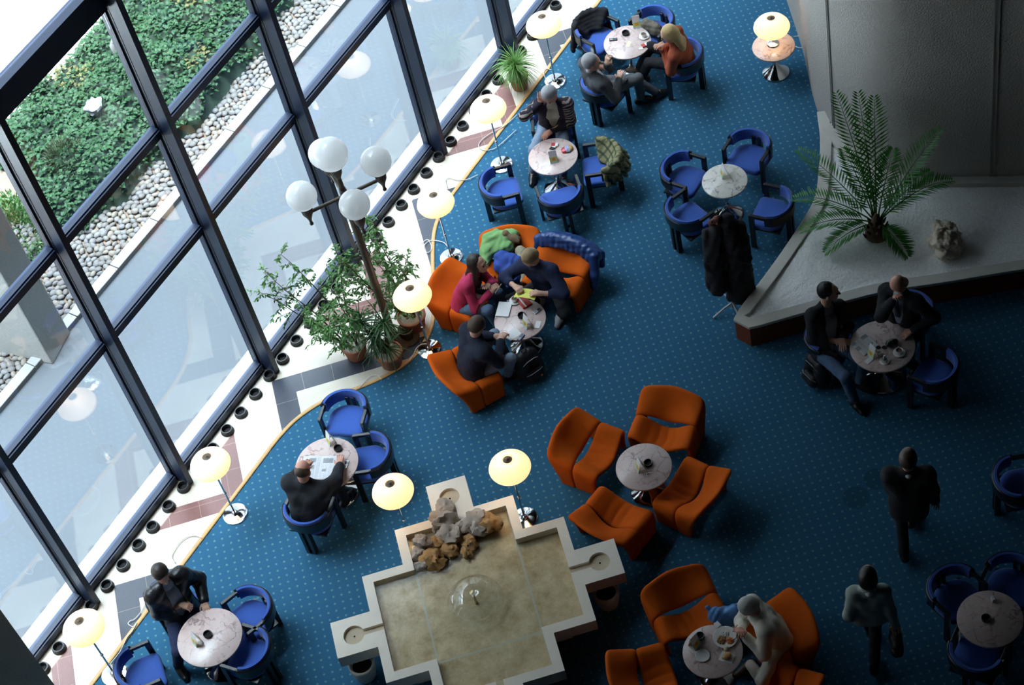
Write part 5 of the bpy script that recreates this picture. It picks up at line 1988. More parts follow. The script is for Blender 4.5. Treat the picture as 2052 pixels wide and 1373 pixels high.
def make_cup():
    t = thing('coffee_cup', '', 'cup', (0, 0, 0), 0, 'coffee cups on saucers')
    MB().lathe([(0.022, 0.004), (0.030, 0.004), (0.060, 0.012), (0.064, 0.016), (0.060, 0.017), (0.028, 0.009), (0.020, 0.009)], 32).build('saucer', WHITE, t, smooth='all')
    MB().lathe([(0.020, 0.010), (0.026, 0.014), (0.034, 0.040), (0.037, 0.058), (0.034, 0.058), (0.030, 0.038), (0.022, 0.016)], 28).build('cup', WHITE, t, smooth='all')
    MB().lathe([(0.031, 0.040), (0.031, 0.044)], 24).build('coffee', COFFEE, t)
    MB().tube([(0.034, 0, 0.05), (0.052, 0, 0.047), (0.054, 0, 0.034), (0.034, 0, 0.026)], 0.0035, 6).build('handle', WHITE, t, smooth='all')
    return t
put_cup = placer(make_cup)
for k, lb in (('cup_five', 'white coffee cup and saucer on the students\' table'), ('cup_right', 'white coffee cup and saucer on the businessmen\'s table'), ('cup_top', 'white coffee cup and saucer on the grey suited man\'s table')):
    p, r = at_x(k)
    put_cup(p, 0.6, lb, 'coffee cups on saucers')

def slab(name, label, cat, k, w, d, h, mat, parts=(), group=None, dz=0.0):
    p, r = at_x(k)
    b = MB()
    b.box((-w / 2, -d / 2, 0), (w / 2, d / 2, h))
    o = b.build(name, mat, None, (p[0], p[1], p[2] + dz), r, bevel=min(h, w, d) * 0.18)
    tag(o, label, cat, group)
    return o
def phone(k, label, body, w=0.095, d=0.042):
    o = slab('mobile_phone', label, 'phone', k, w, d, 0.014, body)
    MB().box((0.002, -d * 0.36, 0.0142), (w * 0.40, d * 0.36, 0.0152)).build('screen', M('phone_screen', (0.05, 0.07, 0.10), rough=0.1), o)
    MB().box((-w * 0.42, -d * 0.34, 0.0142), (-0.006, d * 0.34, 0.0150)).build('keypad', M('phone_keys', (0.30, 0.31, 0.33), rough=0.5), o)
phone('phone_top', 'black mobile phone on the grey suited man\'s table', BLACKP)
phone('phone_five', 'silver grey mobile phone at the right edge of the students\' table', SILVERP)
phone('phone2_five', 'dark blue mobile phone at the near edge of the students\' table', M('blue_plastic', (0.03, 0.05, 0.16), rough=0.35))
phone('phone_man', 'silver mobile phone beside the newspaper', SILVERP)
phone('phone_left', 'small black phone held by the man in the leather jacket', BLACKP, 0.085, 0.04)
slab('note_paper', 'small pale yellow note on the grey suited man\'s table', 'paper', 'card_top', 0.095, 0.045, 0.0015, M('cream_paper', (0.72, 0.66, 0.45), rough=0.8))
RED = M('red_print', (0.50, 0.03, 0.03), rough=0.45)
def cig(k, label, c=RED):
    o = slab('cigarette_pack', label, 'cigarettes', k, 0.080, 0.052, 0.022, M('pack_white', (0.72, 0.70, 0.68), rough=0.5))
    MB().box((-0.0395, -0.0265, 0.008), (0.006, 0.0265, 0.0226)).build('printed_band', c, o)
cig('cig_top', 'red and white cigarette pack on the grey suited man\'s table')
slab('paper_slip', 'white slip of paper beside the cigarette pack at the top table', 'paper', 'card2_top', 0.06, 0.03, 0.002, PAPER)
cig('cig_two', 'red and white cigarette pack lying by the menu of the patterned jacket man')
cig('cig2_two', 'black cigarette pack lying by the menu of the patterned jacket man', BLACKP)
# snack bag
def snack_colour(nt, co):
    x, y, z = sep(nt, co)
    a = mix_col(nt, lt(nt, x, -0.02), (0.60, 0.36, 0.12), (0.55, 0.03, 0.05))
    mid = math_node(nt, 'MULTIPLY', lt(nt, math_node(nt, 'ABSOLUTE', x), 0.025), 1.0)
    return mix_col(nt, mid, a, mix_col(nt, noise_fac(nt, co, 30, 2), (0.06, 0.12, 0.42), (0.7, 0.7, 0.75)))
SN = pattern_mat('snack_bag_print', snack_colour, rough=0.3)
p, r = at_x('snack')
b = MB()
b.blob((0, 0, 0.018), (0.072, 0.050, 0.022), 3, 0.25, 24, 12, 2.5)
tag(b.build('snack_bag', SN, None, p, r, smooth='all'), 'red, blue and brown snack bag on the patterned jacket man\'s table', 'snack bag')

# open notebook, red book, loose sheets
def lines_colour(nt, co):
    x, y, z = sep(nt, co)
    t = math_node(nt, 'FRACT', math_node(nt, 'MULTIPLY', y, 110.0))
    return mix_col(nt, math_node(nt, 'MULTIPLY', lt(nt, t, 0.16), 0.35), (0.78, 0.78, 0.78), (0.45, 0.52, 0.62))
LINED = pattern_mat('lined_paper', lines_colour, rough=0.8)
o = slab('notebook', 'white lined notebook on the students\' table', 'notebook', 'notebook', 0.15, 0.20, 0.016, LINED)
MB().box((-0.082, -0.102, -0.0002), (0.076, 0.102, 0.003)).build('cover', M('green_cover', (0.05, 0.22, 0.12), rough=0.5), o)
o = slab('book', 'closed red book on the students\' table', 'book', 'redbook', 0.115, 0.155, 0.026, RED)
MB().box((-0.030, -0.0785, 0.0255), (-0.012, 0.0785, 0.0268)).build('pale_band', PAPER, o)
slab('paper_sheet', 'blank white sheet under the hands of the navy sweater man', 'paper', 'paper_five', 0.155, 0.115, 0.002, PAPER)
slab('napkin', 'white folded napkin near the menu card of the students', 'napkin', 'napkin_five', 0.095, 0.058, 0.006, PAPER)
p, r = at_x('keys_five')
b = MB()
b.tube([(0.012 * math.cos(a_ / 10 * 2 * PI), 0.012 * math.sin(a_ / 10 * 2 * PI), 0.003) for a_ in range(10)], 0.0015, 6, closed=True)
b.box((0.012, -0.006, 0), (0.058, 0.004, 0.003)).box((0.005, 0.008, 0), (0.030, 0.040, 0.003))
tag(b.build('key_ring', M('dark_steel', (0.08, 0.09, 0.14), rough=0.35, metal=0.7), None, p, r), 'ring of keys at the back edge of the students\' table', 'keys')
p, r = at_x('lapnote')
t = thing('open_notebook', 'open notebook with a pinkish page on the lap of the woman in pink', 'notebook', (p[0], p[1], 0.43), r)
for s in (-1, 1):
    b = MB()
    n = 8
    v, f = [], []
    for i in range(n + 1):
        k = i / n
        z = 0.016 * math.sin(PI * min(1, k * 1.1)) * (1 - 0.4 * k)
        for y in (-0.085, 0.085):
            v.append((s * k * 0.13, y, z + 0.006))
        for y in (-0.085, 0.085):
            v.append((s * k * 0.13, y, 0.0))
    for i in range(n):
        a, c_ = 4 * i, 4 * i + 4
        f += [(a, c_, c_ + 1, a + 1), (a + 2, a + 3, c_ + 3, c_ + 2), (a, a + 2, c_ + 2, c_), (a + 1, c_ + 1, c_ + 3, a + 3)]
    f += [(0, 1, 3, 2), (4 * n, 4 * n + 2, 4 * n + 3, 4 * n + 1)]
    b.add(v, f)
    b.build('page', M('pinkish_paper', (0.72, 0.60, 0.57), rough=0.85, var=0.05) if s > 0 else LINED, t)
p, r = at_x('yellow')
b = MB()
n = 10
v, f = [], []
for i in range(n + 1):
    k = i / n - 0.5
    for y, dz in ((-0.065, 0.0), (0.085, -0.03)):
        v.append((k * 0.24, y, 0.012 - 0.10 * k * k + dz))
for i in range(n):
    f.append((2 * i, 2 * i + 2, 2 * i + 3, 2 * i + 1))
v2 = [(x, y, z - 0.0012) for x, y, z in v]
m_ = len(v)
f2 = [tuple(m_ + q for q in reversed(g_)) for g_ in f]
b.add(v + v2, f + f2)
tag(b.build('yellow_sheet', M('yellow_paper', (0.72, 0.74, 0.14), rough=0.8, var=0.04), None, (p[0], p[1], 0.645), r, smooth='all'), 'yellow paper sheet held by the blond man', 'paper')
p, r = at_x('pencil')
b = MB()
b.tube([(-0.055, 0, -0.02), (0.055, 0, 0.022), (0.068, 0, 0.027)], [0.0038, 0.0038, 0.0008], 6)
tag(b.build('pencil', M('pale_wood', (0.6, 0.45, 0.25), rough=0.5), None, p, r), 'pencil in the right hand of the woman in pink', 'pencil')

# newspapers
def news_colour(nt, co):
    x, y, z = sep(nt, co)
    ln = lt(nt, math_node(nt, 'FRACT', math_node(nt, 'MULTIPLY', y, 150.0)), 0.5)
    colm = math_node(nt, 'GREATER_THAN', math_node(nt, 'FRACT', math_node(nt, 'MULTIPLY', x, 22.0)), 0.10)
    txt = math_node(nt, 'MULTIPLY', math_node(nt, 'MULTIPLY', ln, colm), math_node(nt, 'GREATER_THAN', noise_fac(nt, co, 180, 1), 0.42))
    c = mix_col(nt, math_node(nt, 'MULTIPLY', txt, 0.55), (0.74, 0.74, 0.76), (0.20, 0.20, 0.22))
    def rect(x0, x1, y0, y1):
        a = math_node(nt, 'MULTIPLY', math_node(nt, 'GREATER_THAN', x, x0), lt(nt, x, x1))
        b_ = math_node(nt, 'MULTIPLY', math_node(nt, 'GREATER_THAN', y, y0), lt(nt, y, y1))
        return math_node(nt, 'MULTIPLY', a, b_)
    ph = mix_col(nt, noise_fac(nt, co, 45, 4, 0.8), (0.08, 0.09, 0.11), (0.55, 0.56, 0.58))
    for q in ((0.025, 0.135, 0.055, 0.115), (-0.125, -0.055, 0.065, 0.115), (-0.15, -0.06, -0.02, 0.03), (0.03, 0.075, -0.05, -0.02)):
        c = mix_col(nt, rect(*q), c, ph)
    for q in ((-0.16, 0.16, 0.125, 0.150),):
        c = mix_col(nt, rect(*q), c, (0.66, 0.68, 0.70))
    return c
NEWS = pattern_mat('newsprint', news_colour, rough=0.9, spec=0.1)
def newspaper(k, label, w, d, thick, curl):
    p, r = at_x(k)
    t = thing('newspaper', label, 'newspaper', (p[0], p[1], p[2]), r)
    for s in (-1, 1):
        b = MB()
        n = 10
        v, f = [], []
        for i in range(n + 1):
            q = i / n
            z = thick + curl * math.sin(PI * q) * (1 - 0.4 * q)
            for y in (-d / 2, d / 2):
                v.append((s * q * w / 2, y, z))
            for y in (-d / 2, d / 2):
                v.append((s * q * w / 2, y, max(0.0004, z - thick)))
        for i in range(n):
            a, c_ = 4 * i, 4 * i + 4
            f += [(a, c_, c_ + 1, a + 1), (a + 2, a + 3, c_ + 3, c_ + 2), (a, a + 2, c_ + 2, c_), (a + 1, c_ + 1, c_ + 3, a + 3)]
        f += [(0, 1, 3, 2), (4 * n, 4 * n + 2, 4 * n + 3, 4 * n + 1)]
        b.add(v, f)
        b.build('page', NEWS, t, smooth=True)
newspaper('news_man', 'open newspaper spread in front of the bald man in black', 0.40, 0.29, 0.006, 0.010)
newspaper('news_right', 'folded newspaper with colour photos on the businessmen\'s table', 0.20, 0.20, 0.010, 0.006)
slab('paper_sheet', 'white loose papers by the menu card on the businessmen\'s table', 'paper', 'papers_right', 0.10, 0.055, 0.004, PAPER)
p, r = at_x('pouch')
b = MB()
b.blob((0, 0, 0.026), (0.066, 0.048, 0.030), 8, 0.2, 24, 12, 2)
tag(b.build('pouch', BLACKP, None, p, r, smooth='all'), 'black leather pouch on the businessmen\'s table', 'pouch')
p, r = at_x('shades')
b = MB()
for s in (-1, 1):
    b.lathe([(0.022, 0), (0.024, 0.003), (0.022, 0.006)], 16, Matrix.Translation((s * 0.03, 0, 0.004)))
    b.tube([(s * 0.053, 0, 0.008), (s * 0.050, 0.10, 0.006)], 0.002, 6)
b.tube([(-0.01, 0, 0.009), (0.01, 0, 0.009)], 0.002, 6)
tag(b.build('sunglasses', BLACKP, None, p, r), 'pair of black sunglasses on the businessmen\'s table', 'sunglasses')
p, r = at_x('carafe')
t = thing('coffee_press', 'small steel and glass pot on a saucer on the businessmen\'s table', 'coffee pot', p, 0)
MB().lathe([(0.050, 0.002), (0.053, 0.008), (0.048, 0.010), (0.02, 0.006)], 28).build('saucer', WHITE, t, smooth='all')
MB().lathe([(0.024, 0.010), (0.028, 0.014), (0.028, 0.050), (0.020, 0.064), (0.012, 0.075), (0.013, 0.085), (0.008, 0.095)], 24).build('pot', CHROME, t, smooth='all')
p, r = at_x('creamer')
tag(MB().lathe([(0.020, 0), (0.027, 0.006), (0.028, 0.03), (0.024, 0.042), (0.021, 0.042), (0.024, 0.028), (0.018, 0.006)], 24).build('cream_jug', WHITE, None, p, 0, smooth='all'), 'small white cream jug beside the menu card on the businessmen\'s table', 'jug')

# the meal
p, r = at_x('plate')
t = thing('dinner_plate', 'white dinner plate filled with rice, stew and carrots', 'plate', p, 0)
MB().lathe([(0.06, 0.001), (0.075, 0.002), (0.115, 0.016), (0.120, 0.020), (0.116, 0.021), (0.080, 0.010), (0.02, 0.008)], 40).build('plate', WHITE, t, smooth='all')
def food(name, label, c, cx_, cy_, rx_, n, sz, seed):
    rnd = random.Random(seed)
    b = MB()
    for _ in range(n):
        a, q = rnd.uniform(0, 2 * PI), math.sqrt(rnd.random())
        b.blob((cx_ + rx_ * q * math.cos(a), cy_ + rx_ * q * math.sin(a), 0.014 + 0.014 * (1 - q) * rnd.random()), (sz * rnd.uniform(.7, 1.5), sz * rnd.uniform(.6, 1.1), sz * 0.7), rnd.randint(0, 99), 0.3, 6, 4)
    tag(b.build(name, c, None, p, 0.8, smooth='all'), label, 'food', None, 'stuff')
food('rice', 'white rice on the dinner plate', WHITE, 0.040, 0.00, 0.042, 120, 0.006, 1)
food('stew', 'brown stew on the dinner plate', M('stew', (0.34, 0.15, 0.04), rough=0.35, var=0.4, vs=60), -0.012, 0.045, 0.042, 60, 0.010, 2)
food('carrots', 'orange carrots on the dinner plate', M('carrot', (0.75, 0.22, 0.03), rough=0.4), -0.050, -0.030, 0.034, 50, 0.008, 3)
p, r = at_x('bread')
slab('paper_napkin', 'white napkin under the bread roll on the food table', 'napkin', 'bread', 0.135, 0.105, 0.004, PAPER)
b = MB()
b.blob((0, 0, 0.028), (0.050, 0.036, 0.026), 4, 0.12, 24, 14)
tag(b.build('bread_roll', M('bread_crust', (0.55, 0.30, 0.11), rough=0.7, var=0.3, vs=30), None, (p[0], p[1], p[2] + 0.002), r + 0.9, smooth='all'), 'bread roll lying on a white napkin', 'bread')
p, r = at_x('bun2')
b = MB()
b.blob((0, 0, 0.016), (0.028, 0.022, 0.016), 9, 0.15, 18, 10)
tag(b.build('bread_piece', M('bread_crumb', (0.70, 0.55, 0.32), rough=0.9), None, p, r, smooth='all'), 'torn piece of bread between the plate and the napkin', 'bread')
p, r = at_x('saucer_bot')
tag(MB().lathe([(0.040, 0.001), (0.050, 0.002), (0.068, 0.010), (0.070, 0.013), (0.066, 0.013), (0.045, 0.006), (0.01, 0.005)], 36).build('saucer', WHITE, None, p, 0, smooth='all'), 'empty white saucer on the food table', 'saucer')
p, r = at_x('glass_bot')
tag(MB().lathe([(0.024, 0.0), (0.026, 0.004), (0.033, 0.095), (0.031, 0.095), (0.024, 0.008), (0.01, 0.008)], 28).build('drinking_glass', CLEAR, None, p, 0, smooth='all'), 'clear drinking glass beside the menu card on the food table', 'glass')
slab('napkin_box', 'small white box at the far edge of the food table', 'box', 'box_bot', 0.06, 0.05, 0.03, PAPER)
p, r = at_x('fork_bot')
b = MB()
b.tube([(-0.09, 0, 0.022), (-0.02, 0, 0.008), (0.04, 0, 0.0)], 0.0035, 6)
for q in (-0.008, -0.003, 0.003, 0.008):
    b.tube([(0.038, q * 0.6, 0.0), (0.052, q, -0.003), (0.085, q, -0.002)], 0.0015, 5)
tag(b.build('fork', CHROME, None, p, r), 'steel fork in the hands of the white haired man', 'fork')
p, r = at_x('straw_six')
b = MB()
b.tube([(0.022 * math.cos(a_), 0.022 * math.sin(a_), 0.004) for a_ in [k * 0.25 for k in range(14)]], 0.004, 6)
tag(b.build('paper_curl', PAPER, None, p, r), 'curl of white paper beside the ashtray among the empty orange chairs', 'paper')
p, r = at_x('stand_lr')
t = thing('card_holder', 'small white card stand with a looped wire on the lower right table', 'stand', p, 0.7)
MB().box((-0.026, -0.016, 0), (0.026, 0.016, 0.045)).build('block', PAPER, t, bevel=0.003)
MB().tube([(0, 0, 0.045), (0, 0, 0.09)] + [(0.018 * math.sin(a_), 0, 0.115 - 0.025 * math.cos(a_)) for a_ in [k * 0.5 for k in range(13)]], 0.002, 6).build('wire', CHROME, t)

# ---------------------------------------------------------------- coats, bags
def cloth_thing(name, label, cat, S, mat, loc, rot, h=0.012, wr=0.004, seed=1, group=None):
    t = thing(name, label, cat, loc, rot, group)
    mesh_obj('cloth', S.mesh(h, wr, seed), mat, t)
    return t
def plaid(nt, co):
    x, y, z = sep(nt, co)
    a = lt(nt, math_node(nt, 'FRACT', math_node(nt, 'MULTIPLY', math_node(nt, 'ADD', x, math_node(nt, 'MULTIPLY', y, 0.3)), 12.0)), 0.30)
    b_ = lt(nt, math_node(nt, 'FRACT', math_node(nt, 'MULTIPLY', math_node(nt, 'SUBTRACT', z, math_node(nt, 'MULTIPLY', y, 0.6)), 10.0)), 0.28)
    base = mix_col(nt, noise_fac(nt, co, 30, 3), (0.20, 0.19, 0.10), (0.34, 0.31, 0.18))
    c = mix_col(nt, math_node(nt, 'MULTIPLY', a, 0.7), base, (0.07, 0.075, 0.035))
    return mix_col(nt, math_node(nt, 'MULTIPLY', b_, 0.75), c, (0.025, 0.06, 0.05))
PLAID = pattern_mat('olive_plaid', plaid, rough=0.95, spec=0.1)
def drape(in_low, out_low, a0, a1, thick, r=0.245, in_r=0.12, n=12):
    S_ = Sdf()
    for i in range(n):
        a = PI + math.radians(a0 + (a1 - a0) * i / (n - 1))
        c, s = math.cos(a), math.sin(a)
        top = np.array((r * c, r * s * 0.92 - 0.01, 0.598))
        wob = 0.012 * math.sin(i * 2.1)
        S_.cap(top, (in_r * c + wob, in_r * s - 0.02, in_low), thick, thick * 1.15, 0.03)
        if out_low is not None:
            S_.cap(top, ((r + 0.05) * c + wob, (r + 0.06) * s - 0.02, out_low + 0.02 * math.sin(i * 1.3)), thick, thick * 1.1, 0.03)
    return S_
x, y, a = LAY['C']['c6']
cloth_thing('plaid_coat', 'olive green plaid coat draped over a blue chair back', 'coat', drape(0.40, 0.40, 10, 180, 0.030, 0.25, 0.10), PLAID, (x, y, 0), a, 0.011, 0.004, 2)
x, y, a = LAY['C']['c2']
cloth_thing('dark_coat', 'black coat hung over the blue chair nearest the top lamp', 'coat', drape(0.43, 0.16, 5, 130, 0.028, 0.255), M('black_wool', (0.012, 0.012, 0.016), rough=0.95, var=0.3), (x, y, 0), a, 0.012, 0.005, 3)
# puffer jacket along the back of the blond man's chair
x, y, a = LAY['O']['o2']
S_ = Sdf()
for i in range(12):
    k = i / 11 * 2 - 1
    xx = k * 0.355
    rim = np.array((xx, -0.350 + 0.045 * k * k, 0.530 - 0.070 * abs(k) ** 3))
    S_.cap(rim + (0, 0.075, -0.060), rim + (0, 0.02, 0.008), 0.038, 0.050, 0.022)
    S_.cap(rim + (0, 0.02, 0.008), rim + (0, -0.075, -0.085), 0.052, 0.058, 0.022)
    S_.cap(rim + (0, -0.075, -0.085), rim + (0.0, -0.075, -0.25 - 0.08 * math.sin(i * 1.1)), 0.056, 0.046, 0.022)
S_.cap((-0.345, -0.28, 0.46), (-0.395, -0.16, 0.28), 0.066, 0.056, 0.03)
S_.cap((-0.395, -0.16, 0.28), (-0.40, -0.10, 0.14), 0.056, 0.042, 0.03)
cloth_thing('puffer_jacket', 'blue quilted puffer jacket hung over the blond man\'s orange chair', 'jacket', S_, M('blue_nylon', (0.020, 0.055, 0.19), rough=0.35, var=0.25, vs=14, bmp=0.3, bs=30), (x, y, 0), a, 0.012, 0.005, 4)
# heap on the third orange chair
x, y, a = LAY['O']['o3']
S_ = Sdf()
S_.cap((0.24, -0.24, 0.44), (-0.04, -0.24, 0.46), 0.075, 0.08, 0.05).cap((0.26, -0.14, 0.38), (0.02, -0.14, 0.40), 0.085, 0.08, 0.05).cap((0.26, -0.10, 0.37), (0.30, 0.06, 0.34), 0.07, 0.06, 0.05).cap((0.14, -0.30, 0.44), (0.05, -0.34, 0.36), 0.06, 0.05, 0.04)
cloth_thing('green_jacket', 'light green jacket heaped on the orange chair between two students', 'jacket', S_, M('light_green_cloth', (0.16, 0.34, 0.12), rough=0.8, var=0.3, vs=12), (x, y, 0), a, 0.013, 0.007, 5)
S_ = Sdf()
S_.cap((0.10, 0.0, 0.37), (-0.10, 0.08, 0.36), 0.085, 0.08, 0.05).cap((0.12, 0.10, 0.34), (-0.06, 0.20, 0.30), 0.075, 0.07, 0.05).cap((-0.06, 0.20, 0.30), (0.02, 0.30, 0.24), 0.065, 0.05, 0.04)
cloth_thing('blue_coat', 'bright blue coat crumpled on the orange chair between two students', 'coat', S_, M('royal_blue_cloth', (0.018, 0.06, 0.30), rough=0.8, var=0.4, vs=14), (x, y, 0), a, 0.013, 0.007, 6)
S_ = Sdf()
S_.cap((-0.13, -0.04, 0.40), (-0.17, 0.16, 0.33), 0.065, 0.060, 0.04).cap((-0.17, 0.16, 0.33), (-0.13, 0.28, 0.27), 0.055, 0.035, 0.04)
cloth_thing('beige_scarf', 'beige scarf at the blond man\'s elbow on the heap of coats', 'scarf', S_, M('beige_wool', (0.33, 0.30, 0.20), rough=0.95, var=0.35, vs=16), (x, y, 0), a, 0.012, 0.007, 7)
S_ = Sdf()
S_.cap((0.02, -0.22, 0.50), (-0.10, -0.16, 0.47), 0.05, 0.045, 0.03)
cloth_thing('fur_hood', 'brown fur hood on top of the heap of coats', 'hood', S_, M('brown_fur', (0.16, 0.11, 0.06), rough=1, var=0.5, vs=50), (x, y, 0), a, 0.010, 0.008, 8)
# taupe bag on the chair behind the blonde woman
x, y, a = LAY['C']['c1']
S_ = Sdf()
S_.cap((-0.09, 0.04, 0.44), (0.10, 0.05, 0.44), 0.075, 0.07, 0.04).cap((-0.08, 0.03, 0.50), (0.09, 0.04, 0.50), 0.05, 0.05, 0.03)
S_.ell((0.0, 0.04, 0.57), (0.08, 0.035, 0.04), None, 0.02, 's')
cloth_thing('handbag', 'taupe cloth bag lying on the blue chair at the top table', 'bag', S_, M('taupe_cloth', (0.13, 0.11, 0.085), rough=0.9, var=0.3), (x, y, 0), a, 0.011, 0.005, 9)
# blue plastic bag
p, r = at_x('bagblue')
S_ = Sdf()
S_.cap((-0.10, 0, 0.13), (0.10, 0, 0.13), 0.125, 0.12, 0.05).cap((-0.10, 0, 0.25), (0.10, 0.02, 0.27), 0.095, 0.085, 0.05).cap((-0.08, 0, 0.34), (0.08, 0.02, 0.34), 0.05, 0.05, 0.05).cap((-0.13, 0.02, 0.30), (-0.19, 0.03, 0.38), 0.035, 0.02, 0.04).cap((0.08, 0.02, 0.29), (0.12, 0.05, 0.36), 0.035, 0.02, 0.04)
cloth_thing('plastic_bag', 'bright blue plastic bag beside the white haired man', 'bag', S_, M('blue_plastic_film', (0.10, 0.28, 0.62), rough=0.4, var=0.3, vs=10), p, r, 0.012, 0.009, 10)
def backpack(k, label, rot, lean):
    p, r = at_x(k)
    t = thing('backpack', label, 'backpack', p, r)
    B_ = Sdf()
    B_.cap((-0.085, 0, 0.09), (-0.075, lean * 0.3, 0.29), 0.085, 0.075, 0.05).cap((0.085, 0, 0.09), (0.075, lean * 0.3, 0.29), 0.085, 0.075, 0.05)
    B_.cap((-0.05, lean * 0.35, 0.33), (0.05, lean * 0.35, 0.33), 0.065, 0.065, 0.04)
    B_.half((0, 0, 0.006), (0, 0, -1))
    mesh_obj('main_bag', B_.mesh(0.010, 0.003, 5), M('black_nylon', (0.012, 0.012, 0.015), rough=0.55, var=0.3), t)
    K_ = Sdf()
    K_.cap((-0.06, -0.085, 0.09), (0.06, -0.085, 0.09), 0.055, 0.055, 0.02).cap((-0.055, -0.080, 0.14), (0.055, -0.080, 0.14), 0.045, 0.045, 0.02)
    mesh_obj('front_pocket', K_.mesh(0.010, 0.002, 6), MATS['black_nylon'], t)
    z_ = MB()
    z_.tube([(-0.11, -0.095, 0.16), (-0.06, -0.125, 0.185), (0.06, -0.125, 0.185), (0.11, -0.095, 0.16)], 0.004, 6)
    z_.tube([(-0.10, -0.055, 0.30), (-0.05, -0.070, 0.345), (0.05, -0.070, 0.345), (0.10, -0.055, 0.30)], 0.004, 6)
    z_.build('zip_piping', M('grey_piping', (0.34, 0.35, 0.37), rough=0.5), t)
    s_ = MB()
    for q in (-1, 1):
        s_.tube([(q * 0.07, 0.05 + lean * 0.3, 0.33), (q * 0.09, 0.12, 0.26), (q * 0.10, 0.12, 0.12), (q * 0.11, 0.07, 0.04)], 0.012, 6)
    s_.tube([(-0.03, lean * 0.35, 0.39), (-0.02, lean * 0.35, 0.425), (0.02, lean * 0.35, 0.425), (0.03, lean * 0.35, 0.39)], 0.007, 6)
    s_.build('straps', MATS['black_nylon'], t)
    return t
backpack('packR', 'black backpack with grey piping standing beside the blazer man\'s feet', 0, 0.05)
bp = backpack('pack5', 'black backpack with a small orange tag by the students\' table foot', 0, 0.12)
MB().blob((0.05, -0.145, 0.10), (0.014, 0.008, 0.014), 1, 0, 10, 6).build('orange_tag', M('orange_tag', (0.75, 0.12, 0.03), rough=0.5), bp)
p, r = at_x('womanbag')
wx, wy = LAY['P']['walkwoman']['pos']
yw = LAY['P']['walkwoman']['yaw']
hx_, hy_, hz_ = LAY['P']['walkwoman']['rh']
gx, gy = wx + math.cos(yw) * hx_ - math.sin(yw) * hy_, wy + math.sin(yw) * hx_ + math.cos(yw) * hy_
S_ = Sdf()
S_.cap((0, -0.10, -0.24), (0, 0.10, -0.24), 0.055, 0.055, 0.03).cap((0, -0.08, -0.38), (0, 0.08, -0.38), 0.065, 0.065, 0.05)
t = cloth_thing('shoulder_bag', 'black bag hanging from the walking woman\'s right hand', 'bag', S_, MATS['black_nylon'], (gx + 0.01, gy, hz_), yw, 0.011, 0.003, 4)
MB().tube([(0, -0.07, -0.22), (0, -0.04, -0.10), (0, 0.0, -0.055), (0, 0.04, -0.10), (0, 0.07, -0.22)], 0.007, 6).build('handle', MATS['black_nylon'], t)

# coat stand with two coats
p, r = at_x('coatstand')
t = thing('coat_stand', 'metal coat stand hidden under black coats near the planter tip', 'coat stand', p, 0)
b = MB()
b.lathe([(0.016, 0.05), (0.016, 1.56)], 14)
b.build('pole', SILVERP, t, smooth=True)
for k in range(4):
    q = k * PI / 2 + 0.9
    b = MB()
    b.tube([(0, 0, 0.14), (0.10 * math.cos(q), 0.10 * math.sin(q), 0.10), (0.24 * math.cos(q), 0.24 * math.sin(q), 0.012)], 0.013, 8)
    b.build('foot', SILVERP, t, smooth=True)
    b = MB()
    b.tube([(0, 0, 1.48), (0.07 * math.cos(q), 0.07 * math.sin(q), 1.46), (0.11 * math.cos(q), 0.11 * math.sin(q), 1.52), (0.12 * math.cos(q), 0.12 * math.sin(q), 1.58)], 0.008, 8)
    b.build('hook', BLACKP, t, smooth=True)
CO = MATS['black_wool']
def hung(name, label, off_, wid, top, low, sd, mat, flare=1.25):
    """a coat hanging beside the pole; off_ is how far it hangs along the stand's wide side"""
    S_ = Sdf()
    u = np.array((0.52, -0.85, 0.0))
    n_ = np.array((-0.85, -0.52, 0.0))
    c0 = u * off_ * 0.45
    c1 = u * off_
    for k in (-1, -0.5, 0, 0.5, 1):
        bow = n_ * 0.05 * (1 - k * k)
        S_.cap(c0 + u * k * wid * 0.30 + (0, 0, top - 0.05 * abs(k)), c1 + bow + u * k * wid * 0.85 + (0, 0, top - 0.34), 0.050, 0.062, 0.06)
        S_.cap(c1 + bow + u * k * wid * 0.85 + (0, 0, top - 0.34), c1 * 1.05 + bow * 1.6 + u * k * wid * flare + (0, 0, low + 0.03 * math.sin(k * 3 + sd)), 0.062, 0.050, 0.05)
    for k in (-1, 1):
        S_.cap(c1 + u * k * wid * 0.85 + (0, 0, top - 0.12), c1 + n_ * 0.06 + u * k * wid * 1.35 + (0, 0, top - 0.62), 0.055, 0.042, 0.025)
    cloth_thing(name, label, 'coat', S_, mat, p, 0, 0.013, 0.006, sd, 'coats on the stand')
# directions across the photo: left is (-0.52, 0.85), right (0.52, -0.85)
hung('hanging_coat', 'black hooded coat on the right side of the coat stand', 0.10, 0.095, 1.53, 0.24, 3, CO)
hung('hanging_coat', 'long black coat on the left side of the coat stand', -0.11, 0.075, 1.47, 0.46, 6, CO, 1.35)
S_ = Sdf()
S_.cap((-0.03, 0.03, 1.56), (-0.07, 0.09, 1.52), 0.045, 0.04, 0.03)
cloth_thing('scarf', 'reddish brown scarf bundled on top of the coat stand', 'scarf', S_, M('russet_wool', (0.10, 0.035, 0.025), rough=0.95, var=0.5, vs=40), p, 0, 0.010, 0.006, 2)

